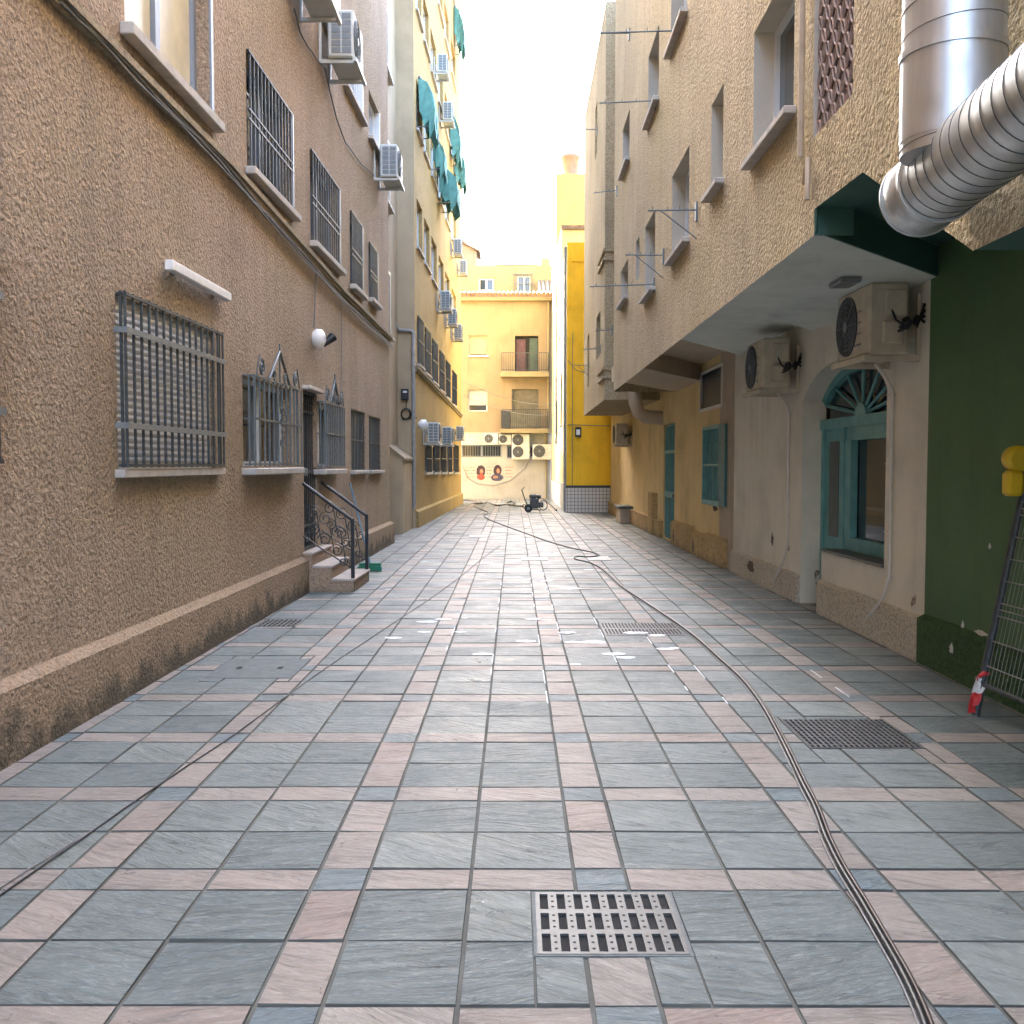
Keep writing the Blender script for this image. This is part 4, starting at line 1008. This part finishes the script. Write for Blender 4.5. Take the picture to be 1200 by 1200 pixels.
m = MB(L1); m.tube([(c[0] + .12, .08, c[1] - .02), (c[0] + .22, .16, c[1])], .018, 8); m.tube([(c[0] + .18, .1, c[1] - .06), (c[0] + .30, .2, c[1] + .06)], [.03, .065], 12); m.build('spotlight', M['black'], r)
def cable(name, fr, px, n, rad, mat, label, k=1, cat='cable'):
    pts = []
    P = [fr.hit(*p) for p in px]
    for i in range(len(P) - 1):
        for t in (0, .5): pts.append((P[i][0] + (P[i + 1][0] - P[i][0]) * t, n, P[i][1] + (P[i + 1][1] - P[i][1]) * t))
    pts.append((P[-1][0], n, P[-1][1])); m = MB(fr)
    for j in range(k): m.tube([(a + .0, nn, z - .032 * j + .012 * math.sin(i * 1.7 + j * 2)) for i, (a, nn, z) in enumerate(pts)], rad, 6)
    return tag(m.build(name, mat, None, fr.w(*pts[0])), label, cat)
cable('cable_bundle', L1, [(60, -12), (100, 30), (150, 82), (200, 134), (250, 184), (300, 242), (350, 298), (400, 352), (430, 381), (457, 405)], .055, .009, M['cable'], 'bundle of grey cables sagging along the cornice of the brown block', 3)
cable('cable', L1, [(342, 10), (348, 35), (358, 55), (368, 68), (378, 80), (384, 105), (392, 140), (402, 165), (412, 180), (422, 192), (436, 206)], .03, .011, M['cable'], 'thin cable looping down between the air conditioners on the brown block')
cable('cable', L1, [(369, 306), (368, 340), (366, 385)], .02, .008, M['cable'], 'thin cable dropping straight down to the white wall lamp')
cable('cable', L1, [(398, 340), (398.5, 400), (398, 470)], .02, .006, M['cable'], 'faint thin cable hanging down beside the second scrolled window')
# pier fittings
PF = Fr((0, L2S - .01), (1, 0), (0, -1))
m = MB(PF); a = PF.hit(470.5, 469); b = PF.hit(479, 456); m.box(a[0], b[0], 0, .12, a[1], b[1], 0, .015); o = m.build('meter_box', M['black'], None, PF.w(a[0], 0, a[1])); tag(o, 'black electricity box on the smooth brown pier', 'meter box')
m = MB(PF); m.box(a[0] + .05, b[0] - .03, .121, .125, b[1] - .1, b[1] - .05); m.build('display', M['wht'], o)
m = MB(PF); c = PF.hit(476, 485); 
for k in range(4): m.tube([(c[0] + math.cos(t * PI / 12) * (.125 - .006 * k), .03 + .014 * k, c[1] + math.sin(t * PI / 12) * (.14 - .006 * k)) for t in range(25)], .012, 6)
m.tube([(c[0], .05, c[1] + .14), (c[0] + .02, .03, a[1])], .008, 6); m.tube([(c[0] - .1, .03, c[1] - .14), (c[0] + .12, .03, c[1] - .12), (c[0] + .27, .03, c[1] - .1)], .012, 6)
tag(m.build('cable_coil', M['rubber'], None, PF.w(c[0], 0, c[1])), 'coil of black cable hanging on the smooth brown pier', 'cable coil')
m = MB(PF); a = PF.hit(459, 377); b = PF.hit(468, 387); c = PF.hit(484.5, 388); d = PF.hit(485, 505)
m.tube([(a[0], .5, a[1]), (b[0], .05, b[1]), (c[0] - .05, .05, c[1]), (c[0], .05, c[1] - .05), (d[0], .05, d[1]), (d[0], .05, .5)], .045, 8)
tag(m.build('conduit', M['pvcG'], None, PF.w(c[0], 0, 0.5)), 'grey conduit bending across and down the smooth brown pier', 'conduit')
m = MB(L2); a = L2.hit(490, 498); m.tube([(a[0], 0, a[1]), (a[0], .08, a[1]), (a[0], .2, a[1]), (a[0], .24, a[1])], [.06, .14, .14, .06], 14); tag(m.build('wall_lamp', M['wht'], None, L2.w(a[0], 0, a[1])), 'small round white lamp at the pier corner beside the coil', 'lamp')

# ------------------------------------------------------------------ entrance steps, railings, broom
r = empty('entrance_steps', L1.w(13, .4, 0), 'brown rendered steps with two black scrolled railings at the barred door', 'steps')
sa, sb = hD[0] - .12, hD[1] + .28
def step(n0, n1, z1):
    m = MB(L1); m.box(sa, sb, n0, n1, -.03, z1 - .035, 0); o = m.build('step', M['stone'], r)
    m = MB(L1); m.box(sa - .01, sb + .01, n0, n1 + .015, z1 - .035, z1, 0, .008); m.build('tread', M['stoneT'], o)
step(.0, .12, .5); step(.121, .36, .335); step(.361, .64, .17)
def rail(s_):
    m = MB(L1); m.box(s_ - .022, s_ + .022, .60, .644, 0.0, .92, 0, .003)
    m.tube([(s_, 0, 1.36), (s_, .30, 1.14), (s_, .60, .915), (s_, .62, .90)], .022, 8); m.tube([(s_, 0, .70), (s_, .2, .56), (s_, .6, .30)], .009, 6)
    o = m.build('handrail', M['black'], r)
    m = MB(L1)
    for (nn, z, rr, a0, sg) in ((.12, 1.0, .09, 0, 1), (.13, .78, .08, 2, -1), (.28, .92, .09, 1, 1), (.27, .66, .09, 3, -1), (.43, .75, .09, 0, 1), (.42, .52, .08, 2, -1), (.53, .62, .06, 1, 1), (.50, .38, .06, 1, -1)):
        k = 16; m.tube([(s_, nn + math.cos(a0 + sg * i / k * 3 * PI) * rr * (1 - .75 * i / k), z + math.sin(a0 + sg * i / k * 3 * PI) * rr * (1 - .75 * i / k)) for i in range(k + 1)], .0075, 5)
    for nn in (.2, .36, .5): m.tube([(s_, nn - .03, 1.14 - .75 * nn), (s_, nn, .95 - .75 * nn), (s_, nn + .03, .75 - .75 * nn)], .0075, 5)
    m.build('scrollwork', M['iron'], o)
rail(sa + .06); rail(sb - .06)
b0 = gnd(434, 669); top = L1.hit(408, 566); tp = L1.w(top[0], .03, top[1])
r = empty('broom', b0, 'green broom with a blue pole leaning on the wall past the steps', 'broom')
m = MB(); m.tube([b0 + Vector((0, 0, .1)), tp], .013, 8, local=False); m.build('handle', M['blue'], r)
m = MB(); m.prism([(b0.x - .16, b0.y - .06), (b0.x + .16, b0.y - .06), (b0.x + .16, b0.y + .06), (b0.x - .16, b0.y + .06)], .07, .12); m.prism([(b0.x - .18, b0.y - .08), (b0.x + .18, b0.y - .08), (b0.x + .15, b0.y + .05), (b0.x - .15, b0.y + .05)], 0.002, .07); m.build('head', M['greenpl'], r)

# ------------------------------------------------------------------ ventilation duct on the right
r = empty('ventilation_duct', (1.64, 3.8, 2.72), 'galvanised spiral duct rising against the beige wall with a branch over the alley', 'duct')
def duct(p, q, rad, seams, name, smooth_end=True):
    p, q = Vector(p), Vector(q); L = (q - p).length; t = (q - p) / L
    m = MB(); m.tube([p, q], rad, 48, local=False); o = m.build(name, M['galv'], r)
    ax = t; u = ax.cross(Vector((0, 0, 1))) if abs(ax.z) < .9 else ax.cross(Vector((1, 0, 0))); u.normalize(); v = ax.cross(u)
    m = MB(); pitch = seams; k = int(L / pitch * 40); pts = []
    for i in range(k + 1):
        an = 2 * PI * i / 40; pts.append(p + t * (pitch * i / 40) + (u * math.cos(an) + v * math.sin(an)) * (rad + .001))
    m.tube(pts, .0016, 5, local=False); m.build('seam', M['steel'], o)
    return o
RX, RY = 1.625, 3.78
duct((RX, RY, 2.75), (RX, RY, 9.5), .18, .10, 'riser')
p0 = Vector((1.70, 4.25, 2.72)); d_ = (Vector((1.615, 3.165, 2.72)) - p0).normalized()
duct(p0 + d_ * .26, p0 + d_ * 3.6, .157, .09, 'branch')
m = MB(); m.tube([p0, p0 + d_ * .015, p0 + d_ * .26, p0 + d_ * .262], [.155, .163, .163, .158], 48, local=False); m.tube([p0 + d_ * .235, p0 + d_ * .26], .169, 48, local=False); m.tube([p0, p0 + d_ * .015], .168, 48, local=False); m.build('end_cap', M['galv'], r)
m = MB(); m.tube([(RX, RY, 3.10), (RX, RY, 3.125)], .189, 48, local=False); m.tube([(RX, RY, 2.80), (RX, RY, 3.10)], .183, 48, local=False); m.build('collar', M['galv'], r)
m = MB(); m.tube([(1.86, 3.9, 3.0), (1.86, 3.9, 9)], .009, 6, local=False); m.build('strut', M['steelD'], r)

# condensate pipes of the two near air conditioners
def drainpipe(s_, z0, foot, label):
    m = MB(RL); fs, fz = foot
    m.tube([(s_ + .1, .14, z0 + .02), (s_ + .02, .1, z0 - .06), (s_, .03, z0 - .2), (s_, .025, 1.2), (s_, .025, .62), (s_ + .08, .05, .42), (fs, .09, fz)], .014, 8)
    for z in (z0 - .25, 1.6, 1.0, .6): m.box(s_ - .02, s_ + .11, 0, .04, z, z + .008)
    tag(m.build('drain_pipe', M['pvc'], None, RL.w(s_, 0, fz)), label, 'pipe')
drainpipe(8.72, 2.45, (9.05, .2), 'thin pale drain pipe curving down right of the arched window')
drainpipe(11.93, 2.43, (12.3, .15), 'thin pale drain pipe curving down the white wall beyond the arch')
m = MB(WORLD); c = RL.hit(945, 322); m.box(2.55, 2.72, 7.9, 8.2, ZS - .045, ZS - .002, 0, .01); tag(m.build('ceiling_light', M['ironL'], None, (2.6, 8, 3.0)), 'flat little light fitting on the white soffit', 'lamp')

# ------------------------------------------------------------------ mesh barrier with warning lamp
foot = gnd(1143, 838); r = empty('mesh_barrier', foot, 'grey wire mesh fence panel leaning against the green wall', 'barrier')
lean = Vector((.30 / 1.56, 0, 1)); along = Vector((.05, -1, 0)).normalized()
def bp(a, z): return foot + along * a + lean * z
m = MB()
for a in (0, 2.2): m.tube([bp(a, 0), bp(a, 1.7)], .026, 10, local=False)
for z in (.2, 1.66): m.tube([bp(0.02, z), bp(2.18, z)], .016, 8, local=False)
m.build('frame', M['iron'], r)
m = MB()
for i in range(1, 50): m.tube([bp(2.2 * i / 50, .2), bp(2.2 * i / 50, 1.66)], .0018, 4, local=False)
for z in (.32, .48, .64, .68, .72, .86, 1.0, 1.14, 1.28, 1.32, 1.36, 1.5): m.tube([bp(0, z) + Vector((-.004, 0, 0)), bp(2.2, z) + Vector((-.005, 0, 0))], .0042, 4, local=False)
m.build('wire_mesh', M['pvcG'], r)
c = bp(0, 1.49) + Vector((-.07, -.02, 0)); r = empty('warning_lamp', c, 'yellow warning lamp hooked on the mesh fence post', 'warning lamp')
m = MB(); m.box(c.x - .075, c.x + .03, c.y - .05, c.y + .05, c.z - .09, c.z + .07, 0, .02); m.build('battery_case', M['yel'], r)
m = MB(); m.tube([(c.x - .0, c.y - .05, c.z + .145), (c.x - .0, c.y - .04, c.z + .145), (c.x, c.y + .04, c.z + .145), (c.x, c.y + .05, c.z + .145)], [.06, .082, .082, .06], 20, local=False); m.tube([(c.x, c.y, c.z + .06), (c.x, c.y, c.z + .1)], .03, 10, local=False); m.build('lens', M['yel'], r)
c = bp(0, .22); m = MB(); m.tube([c + Vector((-.03, -.01, .03)), c + Vector((-.01, -.035, .055)), c + Vector((.03, -.01, .05)), c + Vector((.01, .03, .03)), c + Vector((-.03, -.01, .02))], [.012, .018, .012, .016, .014], 6, 0, False)
for k in range(7):
    ox, oy, L = random.uniform(-.05, -.015), random.uniform(-.03, .015), random.uniform(.17, .25); wd_ = random.uniform(.018, .03); P = []
    for t in range(6):
        f_ = t / 5; sw = .014 * math.sin(f_ * 5 + k); P.append((c + Vector((-.02 + (ox - .015) * f_ - wd_ + sw, -.01 + oy * f_ + sw, .03 - L * f_)), c + Vector((-.02 + (ox - .015) * f_ + wd_ + sw, -.01 + oy * f_ - sw, .03 - L * f_ + .01))))
    for t in range(5): m.add([P[t][0], P[t][1], P[t + 1][1], P[t + 1][0]], [(0, 1, 2, 3)], 0 if t >= 3 or k in (2, 5) else 1)
tag(m.build('warning_tape', [M['red'], M['wht']], None, c), 'red and white tape knotted round the fence foot', 'tape')

# ------------------------------------------------------------------ drains and covers
def grate(G, name, label, nx, ny, mat, slot=.5, cat='drain grate', rim=.02, holes=False):
    x0, x1, y0, y1 = G; r = empty(name, ((x0 + x1) / 2, (y0 + y1) / 2, 0), label, cat)
    m = MB(); m.box(x0, x1, y0, y1, -.027, -.0065); m.build('pit', M['pit'], r)
    m = MB(); q = .012
    m.box(x0, x1, y0, y0 + q, -.006, .002); m.box(x0, x1, y1 - q, y1, -.006, .002); m.box(x0, x0 + q, y0 + q, y1 - q, -.006, .002); m.box(x1 - q, x1, y0 + q, y1 - q, -.006, .002); m.build('rim', M['conc'] if rim > .02 else mat, r)
    x0 += q; x1 -= q; y0 += q; y1 -= q
    m = MB(); fx = (x1 - x0) / nx; fy = (y1 - y0) / ny
    for i in range(nx + 1):
        c = x0 + fx * i; hw = fx * (1 - slot) / 2; m.box(max(x0, c - hw), min(x1, c + hw), y0, y1, -.006, .004)
    for k in range(ny + 1):
        c = y0 + fy * k; hw = fy * .10
        for i in range(nx): a = x0 + fx * i + fx * (1 - slot) / 2; m.box(a, a + fx * slot, max(y0, c - hw), min(y1, c + hw), -.006, .0035)
    if holes:
        for i in range(1, nx):
            for k in range(ny):
                for t in (.22, .5, .78): m.disc((x0 + fx * i, y0 + fy * (k + t), .004), (0, 0, 1), .006, .0006, 8, 1)
    m.build('bars', [mat, M['pit']], r)
grate(G_MAIN, 'drain_grate', 'bright steel drain grate with rows of slots in the nearest paving', 8, 3, M['steel'], .48, holes=True, rim=.03)
grate(G_MID, 'drain_grate', 'dark cast iron drain grate with many small squares, right of the hose', 20, 11, M['steelD'], .5)
grate(G_FAR, 'drain_grate', 'grey slotted drain grate in mid alley touched by the hose', 22, 2, M['steelD'], .5)
grate(G_SML, 'drain_grate', 'little drain grate close by the brown plinth', 8, 4, M['steelD'], .5)
x0, x1, y0, y1 = G_LID; m = MB(); m.box(x0, x1, y0, y1, -.02, .003, 0, .003); o = m.build('access_cover', M['conc'], None, (x0, y0, 0)); tag(o, 'plain grey access cover with two lifting holes near the brown wall', 'cover')
m = MB(); 
for xx in (x0 + .17, x1 - .17): m.box(xx - .02, xx + .02, (y0 + y1) / 2 - .04, (y0 + y1) / 2 + .04, .0032, .0045)
m.build('lifting_hole', M['pit'], o)
def far_grate(px0, py0, px1, py1, label):
    a = gnd(px0, py1); b = gnd(px1, py0); m = MB(); m.box(a.x, b.x, a.y, b.y, .0, .006); o = m.build('drain_grate', M['steelD'], None, a); tag(o, label, 'drain grate')
    m = MB(); k = 9
    for i in range(k): xx = a.x + (b.x - a.x) * (i + .5) / k; m.box(xx - .018, xx + .018, a.y + .05, b.y - .05, .0062, .008)
    m.build('slots', M['cableW'], o)
far_grate(611, 653, 641, 657, 'small far drain grate with pale slots in the centre strip')
far_grate(690, 652, 712, 657, 'small far drain grate right under the hose loop')
far_grate(549, 627, 566, 630, 'farthest small drain grate towards the ochre block')
# foam left by the washing
m = MB()
for (px, py, wx) in ((520, 726, 20), (497, 741, 16), (545, 725, 6), (625, 726, 18), (640, 727, 12), (665, 742, 22), (617, 752, 24), (672, 753, 20), (565, 767, 22), (720, 767, 26), (674, 779, 14), (780, 761, 22), (733, 771, 24), (790, 760, 14), (460, 748, 20), (640, 681, 14), (607, 677, 14), (668, 690, 26), (690, 668, 12), (505, 668, 12), (497, 658, 10), (455, 691, 8), (745, 742, 26), (770, 745, 20), (695, 753, 30), (500, 729, 24), (540, 741, 14)):
    c = gnd(px, py); k = 16; rx = wx * c.y / F * .55
    vs_ = [(c.x, c.y, .009)] + [(c.x + math.cos(2 * PI * i / k) * rx * random.uniform(.82, 1.08), c.y + math.sin(2 * PI * i / k) * rx * random.uniform(.45, .7), .0055) for i in range(k)]
    m.add(vs_, [(0, 1 + i, 1 + (i + 1) % k) for i in range(k)])
for (x_, y0, y1) in ((-.18, 7.5, 13.5), (.222, 6.6, 15), (.425, 9, 15), (-.585, 8.5, 11), (1.225, 7, 9.5), (1.425, 6.6, 8.6), (.825, 8, 10.5), (2.3, 6.8, 8.2)):
    y_ = y0
    while y_ < y1:
        L = random.uniform(.1, .5); m.box(x_ - .004, x_ + .004, y_, y_ + L, -.002, .0055); y_ += L + random.uniform(.15, 1.2)
tag(m.build('foam', M['foam']), 'white washing foam left in streaks and small patches on the middle of the paving', 'foam', None, 'stuff')

# ------------------------------------------------------------------ hoses and cable on the paving
def smooth(P, k=6):
    out = []
    for i in range(len(P) - 1):
        p0, p1, p2, p3 = P[max(i - 1, 0)], P[i], P[i + 1], P[min(i + 2, len(P) - 1)]
        for j in range(k):
            t = j / k; out.append(.5 * ((2 * p1) + (p2 - p0) * t + (2 * p0 - 5 * p1 + 4 * p2 - p3) * t * t + (3 * p1 - p0 - 3 * p2 + p3) * t ** 3))
    out.append(P[-1]); return out
def hose(px, rad, mat, label, dx=0.0, name='hose', cat='hose'):
    P = [gnd(*p) + Vector((dx, 0, rad + .003)) for p in px]
    if len(px): 
        m = MB(); m.tube(smooth(P), rad, 8, local=False); return tag(m.build(name, mat, None, P[0]), label, cat)
HP = [(1095, 1240), (1080, 1195), (1060, 1150), (1035, 1105), (1008, 1058), (985, 1020), (968, 985), (955, 950), (940, 920), (925, 888), (910, 858), (893, 828), (870, 798), (845, 775), (815, 748), (785, 726), (755, 706), (728, 688), (706, 668), (690, 660), (674, 656), (676, 653), (690, 653.5), (702, 652), (694, 648), (670, 643), (645, 636), (620, 627), (595, 618), (575, 610), (567, 605), (572, 601), (560, 596), (556, 593.5)]
hose(HP, .0115, M['rubber'], 'long black hose snaking from the foreground to the pressure washer')
hose(HP[:20], .008, M['rubberB'], 'brown hose lying against the right of the long black hose', .0205)
hose([(p[0] - 1, p[1]) for p in HP[:19]], .0045, M['rubberG'], 'thin grey line lying against the left of the long black hose', -.0145)
hose([(-20, 1066), (0, 1051), (50, 1016), (105, 978), (150, 946), (210, 905), (280, 858), (370, 792), (450, 738), (500, 705), (540, 676), (565, 655), (586, 640)], .0042, M['rubber'], 'thin black cable running in a line across the left of the paving', 0, 'cable', 'cable')
hose([(-20, 1056), (0, 1042), (50, 1010), (105, 977)], .0032, M['rubberG'], 'second thin cable beside the black one at the left edge', 0, 'cable', 'cable')
hose([(541, 588), (552, 590), (562, 591), (572, 590), (582, 593), (592, 592), (600, 592.5), (603, 589.5), (598, 588.6), (594, 591), (604, 593.5), (614, 594)], .028, M['rubber'], 'thick black hose lying in a loop before the mural wall')
hose([(541, 586.8), (548, 587.2), (556, 588), (564, 590)], .035, M['rubber'], 'thick black hose stub by the ochre corner')
hose([(636, 585), (646, 593), (652, 599)], .03, M['rubber'], 'dark hose running to the corner of the tiled dado')

# ------------------------------------------------------------------ pressure washer
c = gnd(622, 600.5); r = empty('pressure_washer', c, 'dark pressure washer on two wheels standing before the mural wall', 'pressure washer')
def v(x, y, z): return c + Vector((x, y, z))
m = MB(); m.tube([v(-.3, 0, .75), v(-.18, 0, .4), v(-.05, 0, .1), v(.25, 0, .1), v(.32, 0, .04)], .018, 8, local=False); m.tube([v(-.3, .4, .75), v(-.18, .4, .4), v(-.05, .4, .1), v(.25, .4, .1), v(.32, .4, .04)], .018, 8, local=False); m.tube([v(-.3, 0, .75), v(-.3, .4, .75)], .02, 8, local=False); m.tube([v(-.2, .0, .85), v(-.3, .0, .75)], .012, 6, local=False); m.build('frame', M['iron'], r)
for yy in (-.06, .46):
    m = MB(); m.tube([v(-.08, yy, .13), v(-.08, yy + .06, .13)], .13, 20, local=False); o = m.build('wheel', M['rubber'], r)
    m = MB(); m.tube([v(-.08, yy - .006, .13), v(-.08, yy + .066, .13)], .055, 14, local=False); m.build('rim', M['ironL'], o)
m = MB(); m.box(c.x - .03, c.x + .27, c.y + .05, c.y + .35, .14, .46, 0, .03); m.box(c.x - .05, c.x + .2, c.y + .08, c.y + .33, .461, .6, 0, .04); m.tube([v(.2, .2, .52), v(.34, .2, .52)], .07, 12, 0, False); m.build('engine', simple('engine_grey', (.09, .085, .075), .5, .2, .35, 9), r)
m = MB(); m.box(c.x + .27, c.x + .42, c.y + .1, c.y + .3, .16, .34, 0, .02); m.build('pump', M['steelD'], r)
m = MB(); m.tube([v(.42 + .14 * math.cos(t * .5), .2 + .01 * t, .22 + .16 * math.sin(t * .5)) for t in range(30)], .014, 6, local=False); m.tube([v(-.2, -.1, .12), v(-.3, -.12, .2), v(-.25, -.12, .28), v(-.12, -.05, .22)], .012, 6, local=False); m.build('hose_coil', M['rubber'], r)
# overhead wires
m = MB()
for (a, b) in (((-1.95, 37.5, 4.7), (1.72, 40, 3.95)), ((-1.95, 38, 4.2), (1.72, 43, 3.7))):
    P = [Vector(a).lerp(Vector(b), t / 10) - Vector((0, 0, .25 * math.sin(PI * t / 10))) for t in range(11)]; m.tube(P, .012, 5, local=False)
tag(m.build('overhead_wire', M['cable'], None, (-1.95, 37.5, 4.7)), 'two thin wires sagging across the end of the alley', 'wire')
P = [BK.hit(*p) for p in ((542, 545), (548, 560), (560, 567), (578, 569), (598, 563), (615, 549), (621, 538))]; m = MB(BK); m.tube([(p[0], .07, p[1]) for p in P], .012, 5); tag(m.build('cable', M['cable'], None, BK.w(P[0][0], .07, P[0][1])), 'thin cable drooping in a curve below the mural', 'cable')
